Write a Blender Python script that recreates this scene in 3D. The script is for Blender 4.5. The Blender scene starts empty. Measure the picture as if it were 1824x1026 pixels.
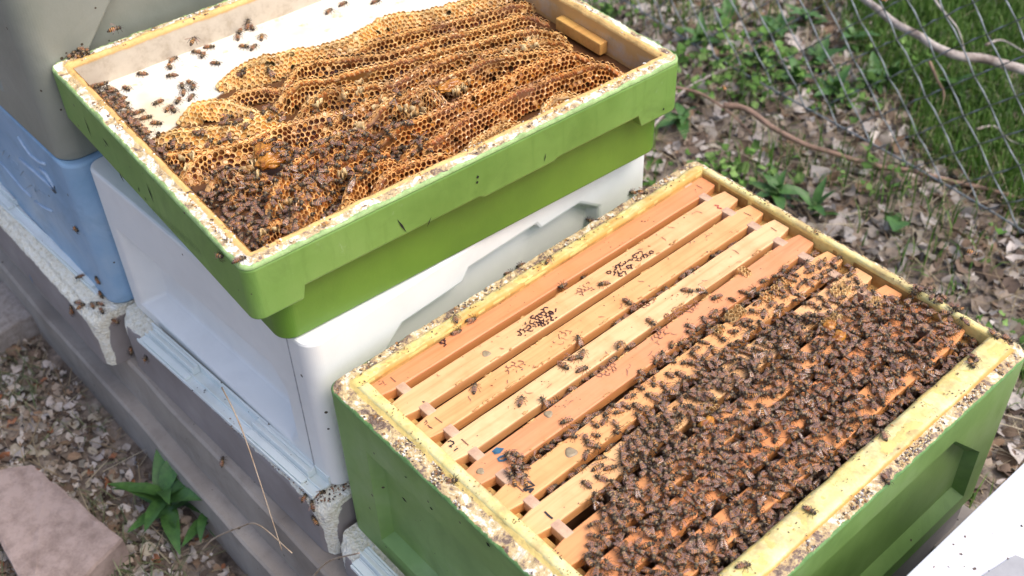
import bpy, bmesh, math, random
import numpy as np
from mathutils import Vector, Matrix, noise
from mathutils.bvhtree import BVHTree
from mathutils.geometry import tessellate_polygon

random.seed(7); rng = np.random.default_rng(7)
R = math.radians
S = bpy.context.scene
COL = S.collection

# ------------------------------------------------------------------ camera, sky, sun, exposure
CAM_POS = Vector((0.8098, -0.4087, 0.9510))
YAW, PITCH, ROLL, FPX = -0.8688, 0.7458, -0.0381, 2082.5
PW, PH = 1824.0, 1026.0
_f = Vector((math.sin(YAW)*math.cos(PITCH), math.cos(YAW)*math.cos(PITCH), -math.sin(PITCH)))
_r = _f.cross(Vector((0, 0, 1))).normalized(); _u = _r.cross(_f)
CR = math.cos(ROLL)*_r + math.sin(ROLL)*_u
CU = -math.sin(ROLL)*_r + math.cos(ROLL)*_u
CF = _f
cam_data = bpy.data.cameras.new('camera'); cam = bpy.data.objects.new('camera', cam_data); COL.objects.link(cam)
cam.matrix_world = Matrix((( CR.x, CU.x, -CF.x, CAM_POS.x), (CR.y, CU.y, -CF.y, CAM_POS.y), (CR.z, CU.z, -CF.z, CAM_POS.z), (0, 0, 0, 1)))
cam_data.sensor_width = 36; cam_data.lens = FPX*36/PW
cam_data.clip_start = 0.02; cam_data.clip_end = 400
cam_data.dof.use_dof = True; cam_data.dof.focus_distance = 1.30; cam_data.dof.aperture_fstop = 6.3
S.camera = cam

world = bpy.data.worlds.new('World'); S.world = world; world.use_nodes = True
wn = world.node_tree.nodes; wl = world.node_tree.links
sky = wn.new('ShaderNodeTexSky'); sky.sky_type = 'NISHITA'; sky.sun_disc = False
SUN_EL, SUN_AZ = 58.0, 62.0          # azimuth measured from +Y towards +X
sky.sun_elevation = R(SUN_EL); sky.sun_rotation = R(SUN_AZ)
sky.dust_density = 4.5; sky.ozone_density = 0.9; sky.air_density = 0.85
wl.new(sky.outputs[0], wn['Background'].inputs[0]); wn['Background'].inputs[1].default_value = 0.15
sl = bpy.data.lights.new('sun', 'SUN'); sl.energy = 0.80; sl.angle = R(28); sl.color = (1.0, 0.96, 0.90)
so = bpy.data.objects.new('sun', sl); COL.objects.link(so)
sdir = Vector((math.sin(R(SUN_AZ))*math.cos(R(SUN_EL)), math.cos(R(SUN_AZ))*math.cos(R(SUN_EL)), math.sin(R(SUN_EL))))
so.rotation_euler = (-sdir).to_track_quat('-Z', 'Y').to_euler(); so.location = sdir*20
S.view_settings.view_transform = 'Standard'; S.view_settings.look = 'None'
S.view_settings.exposure = 0.88; S.view_settings.gamma = 1.0; S.view_settings.use_curve_mapping = False

GZ = -0.50                            # ground height (0 is the rim of the open green hive)

# ------------------------------------------------------------------ photograph pixel -> ray
def ray(px, py):
    return (CF + CR*((px-PW/2)/FPX) + CU*(-(py-PH/2)/FPX)).normalized()
def bp(px, py, axis, val):
    d = ray(px, py); i = 'xyz'.index(axis); k = (val-CAM_POS[i])/d[i]
    return CAM_POS + d*k
def bpz(px, py, z=0.0): return bp(px, py, 'z', z)
def to_px(P):
    q = Vector(P)-CAM_POS; z = q.dot(CF)
    return (PW/2+FPX*q.dot(CR)/z, PH/2-FPX*q.dot(CU)/z, z)

# ------------------------------------------------------------------ object helpers
def tag(o, label=None, cat=None, group=None, kind=None):
    if label: o['label'] = label
    if cat: o['category'] = cat
    if group: o['group'] = group
    if kind: o['kind'] = kind
    return o
def link(o, parent=None):
    COL.objects.link(o)
    if parent is not None: o.parent = parent
    return o
def empty(name, loc, rz=0.0):
    o = bpy.data.objects.new(name, None); o.empty_display_size = 0.02
    o.location = loc; o.rotation_euler = (0, 0, rz); return link(o)
def mesh(name, verts, faces, mats, parent=None, smooth=False, midx=None, cols=None, bevel=0.0, attrs=None, loc=None, rot=None, segs=2):
    me = bpy.data.meshes.new(name)
    verts = np.asarray(verts, dtype=np.float32).reshape(-1, 3)
    me.from_pydata(verts.tolist(), [], [list(map(int, f)) for f in faces])
    if not isinstance(mats, (list, tuple)): mats = [mats]
    for m in mats: me.materials.append(m)
    if midx is not None: me.polygons.foreach_set('material_index', np.asarray(midx, dtype=np.int32))
    if smooth: me.polygons.foreach_set('use_smooth', np.ones(len(me.polygons), dtype=bool))
    if cols is not None:
        a = me.color_attributes.new('Col', 'FLOAT_COLOR', 'POINT')
        c = np.ones((len(verts), 4), dtype=np.float32); c[:, :3] = cols
        a.data.foreach_set('color', c.ravel())
    if attrs:
        for k, v in attrs.items():
            a = me.attributes.new(k, 'FLOAT', 'POINT'); a.data.foreach_set('value', np.asarray(v, dtype=np.float32))
    me.update()
    o = bpy.data.objects.new(name, me); link(o, parent)
    if loc is not None: o.location = loc
    if rot is not None: o.rotation_euler = rot
    if bevel > 0:
        b = o.modifiers.new('bevel', 'BEVEL'); b.width = bevel; b.segments = segs; b.limit_method = 'ANGLE'; b.angle_limit = R(32)
        b.harden_normals = False
    return o

class MB:
    """collects shapes into one mesh"""
    def __init__(s): s.v = []; s.f = []; s.m = []; s.c = []
    def add(s, vs, fs, m=0, c=None):
        b = len(s.v); s.v += [tuple(v) for v in vs]; s.f += [tuple(b+i for i in f) for f in fs]; s.m += [m]*len(fs)
        s.c += [c if c is not None else (1, 1, 1)]*len(vs)
    def box(s, x0, x1, y0, y1, z0, z1, m=0, c=None):
        vs = [(x, y, z) for z in (z0, z1) for (x, y) in ((x0, y0), (x1, y0), (x1, y1), (x0, y1))]
        s.add(vs, [(3, 2, 1, 0), (4, 5, 6, 7), (0, 1, 5, 4), (1, 2, 6, 5), (2, 3, 7, 6), (3, 0, 4, 7)], m, c)
    def tube(s, pts, r, n=5, m=0, c=None, taper=None):
        pts = [Vector(p) for p in pts]; vs = []; fs = []
        up = Vector((0.13, 0.21, 0.97))
        for i, p in enumerate(pts):
            d = (pts[min(i+1, len(pts)-1)]-pts[max(i-1, 0)]).normalized()
            a = d.cross(up)
            if a.length < 1e-3: a = d.cross(Vector((1, 0, 0)))
            a.normalize(); b = d.cross(a)
            rr = r if taper is None else r*(1+(taper-1)*i/(len(pts)-1))
            for k in range(n):
                t = 2*math.pi*k/n; vs.append(p+(a*math.cos(t)+b*math.sin(t))*rr)
        for i in range(len(pts)-1):
            for k in range(n):
                fs.append((i*n+k, i*n+(k+1) % n, (i+1)*n+(k+1) % n, (i+1)*n+k))
        fs.append(tuple(reversed(range(n)))); fs.append(tuple((len(pts)-1)*n+k for k in range(n)))
        s.add(vs, fs, m, c)
    def build(s, name, mats, parent=None, smooth=False, bevel=0.0, cols=False, **k):
        return mesh(name, s.v, s.f, mats, parent, smooth, s.m, np.array(s.c) if cols else None, bevel, **k)

# ------------------------------------------------------------------ materials
def newmat(name):
    m = bpy.data.materials.new(name); m.use_nodes = True
    n = m.node_tree.nodes; l = m.node_tree.links
    return m, n, l, n['Principled BSDF']
def nd(n, t, **k):
    x = n.new(t)
    for a, b in k.items():
        if a in x.inputs: x.inputs[a].default_value = b
        else: setattr(x, a, b)
    return x
def coords(n, l, scale=(1, 1, 1), kind='Object', rot=(0, 0, 0)):
    t = n.new('ShaderNodeTexCoord'); mp = n.new('ShaderNodeMapping'); mp.inputs['Scale'].default_value = scale; mp.inputs['Rotation'].default_value = rot
    l.new(t.outputs[kind], mp.inputs[0]); return mp.outputs[0]
def noi(n, l, vec, scale, detail=4, rough=0.6, dist=0.0):
    x = nd(n, 'ShaderNodeTexNoise', Scale=scale, Detail=detail, Roughness=rough, Distortion=dist); l.new(vec, x.inputs['Vector']); return x.outputs['Fac']
def ramp(n, l, fac, stops, interp='LINEAR'):
    r = n.new('ShaderNodeValToRGB'); cr = r.color_ramp; cr.interpolation = interp
    while len(cr.elements) > len(stops): cr.elements.remove(cr.elements[-1])
    while len(cr.elements) < len(stops): cr.elements.new(0.5)
    for e, (p, c) in zip(cr.elements, stops): e.position = p; e.color = (*c, 1) if len(c) == 3 else c
    l.new(fac, r.inputs[0]); return r.outputs[0]
def mask(n, l, fac, lo, hi):
    r = n.new('ShaderNodeMapRange'); r.inputs['From Min'].default_value = lo; r.inputs['From Max'].default_value = hi; l.new(fac, r.inputs[0]); return r.outputs[0]
def mix(n, l, fac, a, b, mode='MIX'):
    x = n.new('ShaderNodeMix'); x.data_type = 'RGBA'; x.blend_type = mode
    for sock, v in ((x.inputs[0], fac), (x.inputs[6], a), (x.inputs[7], b)):
        if isinstance(v, (int, float)): sock.default_value = v
        elif isinstance(v, tuple): sock.default_value = (*v, 1)
        else: l.new(v, sock)
    return x.outputs[2]
def math_(n, l, op, a, b=None, c=None):
    x = n.new('ShaderNodeMath'); x.operation = op
    for i, v in enumerate((a, b, c)):
        if v is None: continue
        if isinstance(v, (int, float)): x.inputs[i].default_value = v
        else: l.new(v, x.inputs[i])
    return x.outputs[0]
def bump(n, l, bs, h, strength=0.3, dist=0.001):
    b = nd(n, 'ShaderNodeBump', Strength=strength, Distance=dist); l.new(h, b.inputs['Height']); l.new(b.outputs[0], bs.inputs['Normal'])

def paint_mat(name, base, dark, light, rough=0.45, dirt=(0.05, 0.035, 0.02), dirt_amt=0.5, bumpy=0.25, streak=0.5, scuff=0.3, scuffcol=(0.5, 0.55, 0.45)):
    m, n, l, b = newmat(name)
    v = coords(n, l)
    big = noi(n, l, v, 6, 4, 0.6)
    c = ramp(n, l, big, [(0.3, dark), (0.5, base), (0.72, light)])
    vs = coords(n, l, (30, 30, 4)); st = noi(n, l, vs, 2.2, 4, 0.7)
    c = mix(n, l, math_(n, l, 'MULTIPLY', mask(n, l, st, 0.52, 0.8), streak), c, dark)
    sc = noi(n, l, v, 22, 6, 0.75, 0.6)
    c = mix(n, l, math_(n, l, 'MULTIPLY', mask(n, l, sc, 0.64, 0.72), scuff), c, scuffcol)
    sm_ = noi(n, l, v, 11, 6, 0.7, 0.8)
    c = mix(n, l, math_(n, l, 'MULTIPLY', mask(n, l, sm_, 0.52, 0.70), 0.35*min(1.0, scuff*2.2)), c, tuple(x*0.55 for x in dark))
    vo = nd(n, 'ShaderNodeTexVoronoi', Scale=95.0); l.new(v, vo.inputs['Vector'])
    rnd = n.new('ShaderNodeSeparateColor'); l.new(vo.outputs['Color'], rnd.inputs[0])
    spot = math_(n, l, 'MULTIPLY', math_(n, l, 'LESS_THAN', vo.outputs['Distance'], math_(n, l, 'MULTIPLY', rnd.outputs[1], 0.22)), math_(n, l, 'GREATER_THAN', rnd.outputs[0], 1-0.16*dirt_amt))
    c = mix(n, l, spot, c, dirt)
    # long hair-thin scratches
    vr = coords(n, l, (9, 9, 60), rot=(0.5, 0.3, 0.2)); sr = noi(n, l, vr, 3.0, 2, 0.5, 2.0)
    c = mix(n, l, math_(n, l, 'MULTIPLY', mask(n, l, math_(n, l, 'ABSOLUTE', math_(n, l, 'SUBTRACT', sr, 0.5)), 0.004, 0.0), 0.35*scuff), c, dirt)
    l.new(c, b.inputs['Base Color']); b.inputs['Roughness'].default_value = rough
    fine = noi(n, l, v, 260, 3, 0.6); gr = noi(n, l, v, 14, 3, 0.5)
    bump(n, l, b, math_(n, l, 'ADD', math_(n, l, 'MULTIPLY', fine, 0.4), math_(n, l, 'MULTIPLY', gr, 1.5)), bumpy, 0.0012)
    return m

M = {}
M['green'] = paint_mat('green_paint', (0.160, 0.295, 0.060), (0.105, 0.215, 0.035), (0.200, 0.335, 0.085), streak=0.75, scuff=0.55, scuffcol=(0.30, 0.40, 0.22), dirt_amt=1.0)
M['greenlow'] = paint_mat('green_paint_clean_shaded', (0.105, 0.220, 0.022), (0.080, 0.175, 0.018), (0.135, 0.255, 0.035), streak=0.4, scuff=0.12, scuffcol=(0.22, 0.33, 0.10))  # lower wall: cleaner paint, with the shade below the band painted in
M['green2'] = paint_mat('green_paint_weathered', (0.200, 0.330, 0.095), (0.125, 0.230, 0.052), (0.290, 0.395, 0.190), streak=0.3, scuff=0.4, scuffcol=(0.22, 0.32, 0.22), dirt_amt=1.0)
M['white'] = paint_mat('white_paint', (0.79, 0.79, 0.765), (0.72, 0.72, 0.70), (0.82, 0.82, 0.80), streak=0.15, scuff=0.12, scuffcol=(0.55, 0.54, 0.50), dirt_amt=0.2, bumpy=0.2)
M['blue'] = paint_mat('blue_paint', (0.260, 0.415, 0.590), (0.180, 0.330, 0.500), (0.42, 0.52, 0.61), streak=0.3, scuff=0.5, scuffcol=(0.42, 0.50, 0.62), dirt_amt=0.2)
M['grey'] = paint_mat('grey_green_paint', (0.235, 0.245, 0.205), (0.185, 0.200, 0.165), (0.275, 0.282, 0.245), streak=0.2, scuff=0.3, scuffcol=(0.34, 0.35, 0.32), dirt_amt=0.2, bumpy=0.5)
M['plank'] = paint_mat('grey_stand_paint', (0.310, 0.270, 0.232), (0.215, 0.180, 0.150), (0.390, 0.345, 0.300), rough=0.7, streak=0.4, scuff=0.6, scuffcol=(0.12, 0.085, 0.06), dirt_amt=0.4, bumpy=0.6)
M['lid'] = paint_mat('white_lid_paint', (0.80, 0.80, 0.82), (0.74, 0.74, 0.77), (0.82, 0.82, 0.84), streak=0.1, scuff=0.1, dirt=(0.12, 0.08, 0.06), dirt_amt=1.0, bumpy=0.25)
M['alu'] = paint_mat('white_rail_paint', (0.74, 0.80, 0.79), (0.66, 0.73, 0.71), (0.80, 0.84, 0.84), rough=0.35, streak=0.1, scuff=0.3, scuffcol=(0.45, 0.5, 0.42), dirt_amt=1.6, bumpy=0.2)

def floor_mat():
    m, n, l, b = newmat('grey_foam_worn')
    v = coords(n, l)
    big = noi(n, l, v, 9, 4, 0.6)
    grey = ramp(n, l, big, [(0.3, (0.215, 0.186, 0.172)), (0.55, (0.275, 0.245, 0.236)), (0.75, (0.330, 0.298, 0.286))])
    a = n.new('ShaderNodeAttribute'); a.attribute_name = 'wear'
    w1 = noi(n, l, v, 70, 5, 0.7); w2 = noi(n, l, v, 18, 3, 0.6)
    w = math_(n, l, 'ADD', a.outputs['Fac'], math_(n, l, 'ADD', math_(n, l, 'MULTIPLY', math_(n, l, 'SUBTRACT', w1, 0.5), 0.5), math_(n, l, 'MULTIPLY', math_(n, l, 'SUBTRACT', w2, 0.5), 0.9)))
    ms = mask(n, l, w, 0.47, 0.53)
    fo = noi(n, l, v, 120, 4, 0.7)
    foam = ramp(n, l, fo, [(0.25, (0.30, 0.23, 0.15)), (0.34, (0.62, 0.57, 0.44)), (0.5, (0.78, 0.75, 0.63)), (0.7, (0.82, 0.81, 0.75))])
    d2 = noi(n, l, v, 30, 5, 0.75)
    foam = mix(n, l, math_(n, l, 'MULTIPLY', mask(n, l, d2, 0.60, 0.70), 0.6), foam, (0.22, 0.14, 0.09))
    l.new(mix(n, l, ms, grey, foam), b.inputs['Base Color']); b.inputs['Roughness'].default_value = 0.75
    vo = nd(n, 'ShaderNodeTexVoronoi', Scale=260.0); l.new(v, vo.inputs['Vector'])
    bump(n, l, b, math_(n, l, 'ADD', math_(n, l, 'MULTIPLY', vo.outputs['Distance'], math_(n, l, 'MULTIPLY', ms, 1.5)), math_(n, l, 'SUBTRACT', 1.0, ms)), 0.7, 0.002)
    return m
M['foamfloor'] = floor_mat()

def rim_mat(name, edge, edge_w, yellow, dark_share=0.5, whiteness=0.5, zone2=1.0):
    """edge paint, crumbly dirt over foam, then propolis-stained inner lip; zone is an attribute 0..2"""
    m, n, l, b = newmat(name)
    v = coords(n, l)
    a = n.new('ShaderNodeAttribute'); a.attribute_name = 'zone'; z = a.outputs['Fac']
    nn = noi(n, l, v, 60, 5, 0.7)
    zz = math_(n, l, 'ADD', z, math_(n, l, 'MULTIPLY', math_(n, l, 'SUBTRACT', nn, 0.5), 0.45))
    vo = nd(n, 'ShaderNodeTexVoronoi', Scale=420.0, Randomness=1.0); l.new(v, vo.inputs['Vector'])
    sc = n.new('ShaderNodeSeparateColor'); l.new(vo.outputs['Color'], sc.inputs[0])
    patch = noi(n, l, v, 34, 8, 0.78, 0.6)
    vo2 = nd(n, 'ShaderNodeTexVoronoi', Scale=150.0, Randomness=1.0); l.new(v, vo2.inputs['Vector']); sc2 = n.new('ShaderNodeSeparateColor'); l.new(vo2.outputs['Color'], sc2.inputs[0])
    crumb = math_(n, l, 'ADD', math_(n, l, 'ADD', math_(n, l, 'MULTIPLY', sc.outputs[0], 0.16), math_(n, l, 'MULTIPLY', sc2.outputs[0], 0.24)), math_(n, l, 'ADD', 0.26, math_(n, l, 'MULTIPLY', math_(n, l, 'SUBTRACT', patch, 0.5), 2.4)))
    d = dark_share
    dirt = ramp(n, l, crumb, [(0.0, (0.80, 0.79, 0.75)), (0.40-0.35*d, (0.76, 0.73, 0.64)), (0.54-0.35*d, (0.62, 0.49, 0.27)), (0.70-0.35*d, (0.50, 0.36, 0.18)), (0.82-0.35*d, (0.24, 0.17, 0.13)), (0.95-0.3*d, (0.085, 0.055, 0.042)), (1.0, (0.38, 0.20, 0.07))], 'LINEAR')
    if yellow is not None:
        py = noi(n, l, v, 40, 5, 0.75)
        yel = ramp(n, l, py, [(0.25, tuple(c*0.55 for c in yellow)), (0.42, yellow), (0.6, tuple(min(0.85, c*1.18) for c in yellow)), (0.8, (0.78, 0.66, 0.30))])
        sp = noi(n, l, v, 150, 4, 0.8)
        yel = mix(n, l, mask(n, l, sp, 0.66, 0.71), yel, (0.13, 0.075, 0.035))
        c = mix(n, l, mask(n, l, zz, 0.94, 1.02), dirt, yel)
    else: c = dirt
    grn = mix(n, l, mask(n, l, nn, 0.35, 0.6), edge, tuple(min(1, x*1.35+0.03) for x in edge))
    c = mix(n, l, mask(n, l, zz, edge_w, edge_w+0.03), grn, c)
    l.new(c, b.inputs['Base Color']); b.inputs['Roughness'].default_value = 0.6
    bump(n, l, b, math_(n, l, 'ADD', crumb, math_(n, l, 'MULTIPLY', nn, 2)), 0.6, 0.0012)
    return m
M['rimA'] = rim_mat('worn_rim', (0.095, 0.205, 0.055), 0.10, (0.66, 0.50, 0.17), 0.55)
M['rimB'] = rim_mat('worn_super_rim', (0.24, 0.36, 0.13), 0.22, (0.66, 0.42, 0.15), 0.22)

def lip_mat():
    m, n, l, b = newmat('yellow_painted_lip')
    v = coords(n, l)
    c = ramp(n, l, noi(n, l, v, 30, 5, 0.75), [(0.25, (0.60, 0.44, 0.13)), (0.45, (0.72, 0.62, 0.25)), (0.65, (0.78, 0.72, 0.38)), (0.85, (0.66, 0.60, 0.33))])
    sp = noi(n, l, v, 170, 4, 0.8)
    c = mix(n, l, mask(n, l, sp, 0.64, 0.70), c, (0.16, 0.10, 0.045))
    gs_ = noi(n, l, v, 18, 5, 0.75); c = mix(n, l, math_(n, l, 'MULTIPLY', mask(n, l, gs_, 0.50, 0.64), 0.70), c, (0.46, 0.31, 0.14))
    a = n.new('ShaderNodeAttribute'); a.attribute_name = 'amber'
    am = math_(n, l, 'ADD', a.outputs['Fac'], math_(n, l, 'MULTIPLY', math_(n, l, 'SUBTRACT', noi(n, l, v, 24, 4, 0.7), 0.5), 1.2))
    c = mix(n, l, math_(n, l, 'MULTIPLY', mask(n, l, am, 0.35, 0.75), 0.8), c, (0.55, 0.26, 0.04))
    l.new(c, b.inputs['Base Color']); b.inputs['Roughness'].default_value = 0.5
    bump(n, l, b, noi(n, l, v, 90, 4, 0.7), 0.5, 0.0015)
    return m
M['lip'] = lip_mat()

def wood_mat(name='pine_wood', tint=True):
    m, n, l, b = newmat(name)
    oi = n.new('ShaderNodeObjectInfo')
    v0 = coords(n, l, (110, 5, 110)); v1 = coords(n, l)
    add = n.new('ShaderNodeVectorMath'); add.operation = 'ADD'; l.new(v0, add.inputs[0])
    sc = n.new('ShaderNodeVectorMath'); sc.operation = 'SCALE'; l.new(oi.outputs['Location'], sc.inputs[0]); sc.inputs['Scale'].default_value = 137.0; l.new(sc.outputs[0], add.inputs[1])
    gr = noi(n, l, add.outputs[0], 1.3, 5, 0.6, 0.5)
    g = ramp(n, l, gr, [(0.3, (0.80, 0.74, 0.66)), (0.5, (0.97, 0.96, 0.94)), (0.62, (1.0, 1.0, 1.0)), (0.75, (0.90, 0.84, 0.76))])
    c = mix(n, l, 1.0, oi.outputs['Color'], g, 'MULTIPLY')
    st = noi(n, l, v1, 16, 4, 0.65)
    c = mix(n, l, math_(n, l, 'MULTIPLY', mask(n, l, st, 0.46, 0.68), 0.45), c, (0.60, 0.235, 0.075))
    sp = noi(n, l, v1, 130, 4, 0.75)
    c = mix(n, l, math_(n, l, 'MULTIPLY', mask(n, l, sp, 0.67, 0.72), 0.7), c, (0.22, 0.10, 0.06))
    # the flanks of the bar turn browner below the scraped top face
    sx = n.new('ShaderNodeSeparateXYZ'); l.new(v1, sx.inputs[0])
    low = mask(n, l, math_(n, l, 'ADD', sx.outputs['Z'], math_(n, l, 'MULTIPLY', math_(n, l, 'SUBTRACT', st, 0.5), 0.006)), -0.0008, -0.0045)
    c = mix(n, l, math_(n, l, 'MULTIPLY', low, 0.7), c, (0.56, 0.24, 0.065))
    l.new(c, b.inputs['Base Color']); b.inputs['Roughness'].default_value = 0.55
    bump(n, l, b, math_(n, l, 'ADD', gr, math_(n, l, 'MULTIPLY', sp, 0.4)), 0.35, 0.001)
    return m
M['wood'] = wood_mat()

def simple(name, col, rough=0.5, col2=None, scale=60, bumpy=0.3, dist=0.001, **kw):
    m, n, l, b = newmat(name)
    v = coords(n, l); f = noi(n, l, v, scale, 5, 0.7)
    c2 = col2 or tuple(c*0.6 for c in col)
    l.new(ramp(n, l, f, [(0.35, c2), (0.6, col)]), b.inputs['Base Color']); b.inputs['Roughness'].default_value = rough
    for k, x in kw.items(): b.inputs[k].default_value = x
    if bumpy: bump(n, l, b, f, bumpy, dist)
    return m
M['spacer'] = simple('propolis_stained_block', (0.62, 0.42, 0.28), 0.55, (0.47, 0.29, 0.20), 70)
M['lug'] = simple('brown_comb_body', (0.10, 0.045, 0.018), 0.5, (0.045, 0.02, 0.01), 70)
M['inner'] = simple('inner_wall', (0.60, 0.50, 0.34), 0.6, (0.46, 0.33, 0.17), 12, 0.2)
M['innerA'] = simple('inner_wall_yellow', (0.55, 0.36, 0.12), 0.6, (0.30, 0.15, 0.04), 25, 0.2)
M['ink'] = simple('black_marker', (0.03, 0.03, 0.035), 0.5, bumpy=0)
M['blueink'] = simple('blue_marker', (0.05, 0.17, 0.28), 0.5, bumpy=0)
M['redink'] = simple('red_marker', (0.6, 0.10, 0.08), 0.5, bumpy=0)
M['pencil'] = simple('faint_brown_mark', (0.26, 0.13, 0.08), 0.6, bumpy=0)
M['propolis'] = simple('dark_propolis', (0.085, 0.028, 0.030), 0.25, (0.035, 0.012, 0.015), 200, 0.3)
M['burr'] = simple('burr_wax_smear', (0.42, 0.20, 0.12), 0.4, (0.30, 0.13, 0.09), 150, 0.3)
M['honey'] = simple('honey', (0.55, 0.24, 0.035), 0.10, (0.22, 0.06, 0.010), 70, 0.5, 0.003)
M['foamchip'] = simple('bare_foam', (0.78, 0.75, 0.62), 0.8, (0.55, 0.48, 0.34), 60, 0.6, 0.003)
M['greysheet'] = simple('light_grey_sheet', (0.36, 0.36, 0.37), 0.6, (0.32, 0.32, 0.33), 60, 0.1)
M['paver'] = simple('pink_concrete', (0.34, 0.262, 0.236), 0.9, (0.21, 0.155, 0.135), 34, 0.9, 0.003)
M['paver2'] = simple('grey_concrete', (0.30, 0.27, 0.25), 0.85, (0.2, 0.17, 0.15), 90, 0.6, 0.0015)
M['wire'] = simple('galvanised_wire', (0.28, 0.31, 0.33), 0.5, (0.17, 0.19, 0.20), 200, 0.1, Metallic=0.4)
M['branch_pale'] = simple('pale_branch_bark', (0.50, 0.44, 0.40), 0.8, (0.16, 0.12, 0.10), 35, 0.8, 0.002)
M['branch_brown'] = simple('brown_twig_bark', (0.34, 0.22, 0.16), 0.8, (0.16, 0.10, 0.07), 45, 0.6, 0.002)
M['leafgreen'] = simple('broad_green_leaf', (0.068, 0.165, 0.034), 0.5, (0.038, 0.098, 0.022), 60, 0.3)
M['stem'] = simple('green_stem', (0.10, 0.18, 0.05), 0.6)
M['slot'] = simple('dark_hole', (0.012, 0.010, 0.008), 0.9, bumpy=0)
M['bluefleck'] = simple('blue_paint_fleck', (0.10, 0.28, 0.50), 0.6, bumpy=0)

def vcol_mat(name, rough=0.6, trans=0.0, nscale=0, spec=0.5, var=0.25):
    m, n, l, b = newmat(name)
    a = n.new('ShaderNodeAttribute'); a.attribute_name = 'Col'
    c = a.outputs['Color']
    if nscale:
        f = noi(n, l, coords(n, l), nscale, 4, 0.7)
        c = mix(n, l, math_(n, l, 'MULTIPLY', mask(n, l, f, 0.35, 0.7), var), c, (0.02, 0.012, 0.006))
        bump(n, l, b, f, 0.4, 0.001)
    l.new(c, b.inputs['Base Color']); b.inputs['Roughness'].default_value = rough
    b.inputs['Specular IOR Level'].default_value = spec
    if trans:
        t = n.new('ShaderNodeBsdfTranslucent'); l.new(c, t.inputs[0]); ms = n.new('ShaderNodeMixShader'); ms.inputs[0].default_value = trans
        l.new(b.outputs[0], ms.inputs[1]); l.new(t.outputs[0], ms.inputs[2]); l.new(ms.outputs[0], n['Material Output'].inputs[0])
    return m
M['litter'] = vcol_mat('dead_leaf', 0.85, 0.15, 150)
M['grass'] = vcol_mat('grass_blade', 0.6, 0.35)
M['crumb'] = vcol_mat('wax_crumb', 0.6)
M['bee'] = vcol_mat('bee_body', 0.42, 0.0, 900, 0.5, 0.3)
def wax_mat():
    m, n, l, b = newmat('beeswax_comb')
    a = n.new('ShaderNodeAttribute'); a.attribute_name = 'Col'
    oi = n.new('ShaderNodeObjectInfo')
    c = mix(n, l, 1.0, a.outputs['Color'], oi.outputs['Color'], 'MULTIPLY')
    v = coords(n, l)
    f = noi(n, l, v, 30, 4, 0.65)
    c = mix(n, l, math_(n, l, 'MULTIPLY', mask(n, l, f, 0.50, 0.72), 0.60), c, (0.16, 0.055, 0.016))
    v2_ = coords(n, l, (1, 1, 1)); big_ = noi(n, l, v2_, 11, 3, 0.6)
    c = mix(n, l, math_(n, l, 'MULTIPLY', mask(n, l, big_, 0.50, 0.66), 0.35), c, (0.30, 0.16, 0.12))
    g = noi(n, l, v, 55, 4, 0.7)
    c = mix(n, l, math_(n, l, 'MULTIPLY', mask(n, l, g, 0.60, 0.75), 0.35), c, (0.72, 0.62, 0.36))
    l.new(c, b.inputs['Base Color']); l.new(ramp(n, l, big_, [(0.4, (0.5, 0.5, 0.5)), (0.6, (0.16, 0.16, 0.16))]), b.inputs['Roughness'])
    b.inputs['Subsurface Weight'].default_value = 0.0
    bump(n, l, b, noi(n, l, v, 500, 3, 0.6), 0.25, 0.0006)
    return m
M['wax'] = wax_mat()
def wing_mat():
    m, n, l, b = newmat('bee_wing')
    b.inputs['Base Color'].default_value = (0.46, 0.30, 0.25, 1); b.inputs['Roughness'].default_value = 0.16; b.inputs['Specular IOR Level'].default_value = 0.9
    t = n.new('ShaderNodeBsdfTransparent'); t.inputs[0].default_value = (0.92, 0.84, 0.76, 1)
    ms = n.new('ShaderNodeMixShader'); l.new(t.outputs[0], ms.inputs[1]); l.new(b.outputs[0], ms.inputs[2])
    w = nd(n, 'ShaderNodeTexWave', Scale=260.0, Distortion=3.0); l.new(coords(n, l), w.inputs['Vector'])
    l.new(mask(n, l, w.outputs['Fac'], -0.70, 3.4), ms.inputs[0]); ms.inputs[0].default_value = 0.45
    l.new(ms.outputs[0], n['Material Output'].inputs[0]); return m
M['wing'] = wing_mat()
def sheet_mat():
    m, n, l, b = newmat('stained_white_sheet')
    v = coords(n, l)
    c = ramp(n, l, noi(n, l, v, 9, 4, 0.6), [(0.3, (0.74, 0.62, 0.42)), (0.45, (0.80, 0.74, 0.62)), (0.8, (0.80, 0.79, 0.74))])
    st = noi(n, l, v, 28, 5, 0.7)
    c = mix(n, l, math_(n, l, 'MULTIPLY', mask(n, l, st, 0.60, 0.70), 0.7), c, (0.62, 0.36, 0.12))
    a = n.new('ShaderNodeAttribute'); a.attribute_name = 'stain'
    c = mix(n, l, mask(n, l, math_(n, l, 'ADD', a.outputs['Fac'], math_(n, l, 'MULTIPLY', math_(n, l, 'SUBTRACT', st, 0.5), 0.8)), 0.4, 0.6), c, (0.13, 0.055, 0.02))  # dark brown under the combs: propolis stain plus painted darkness between ridges
    l.new(c, b.inputs['Base Color']); b.inputs['Roughness'].default_value = 0.4
    bump(n, l, b, st, 0.3, 0.001); return m
M['sheet'] = sheet_mat()
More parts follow.
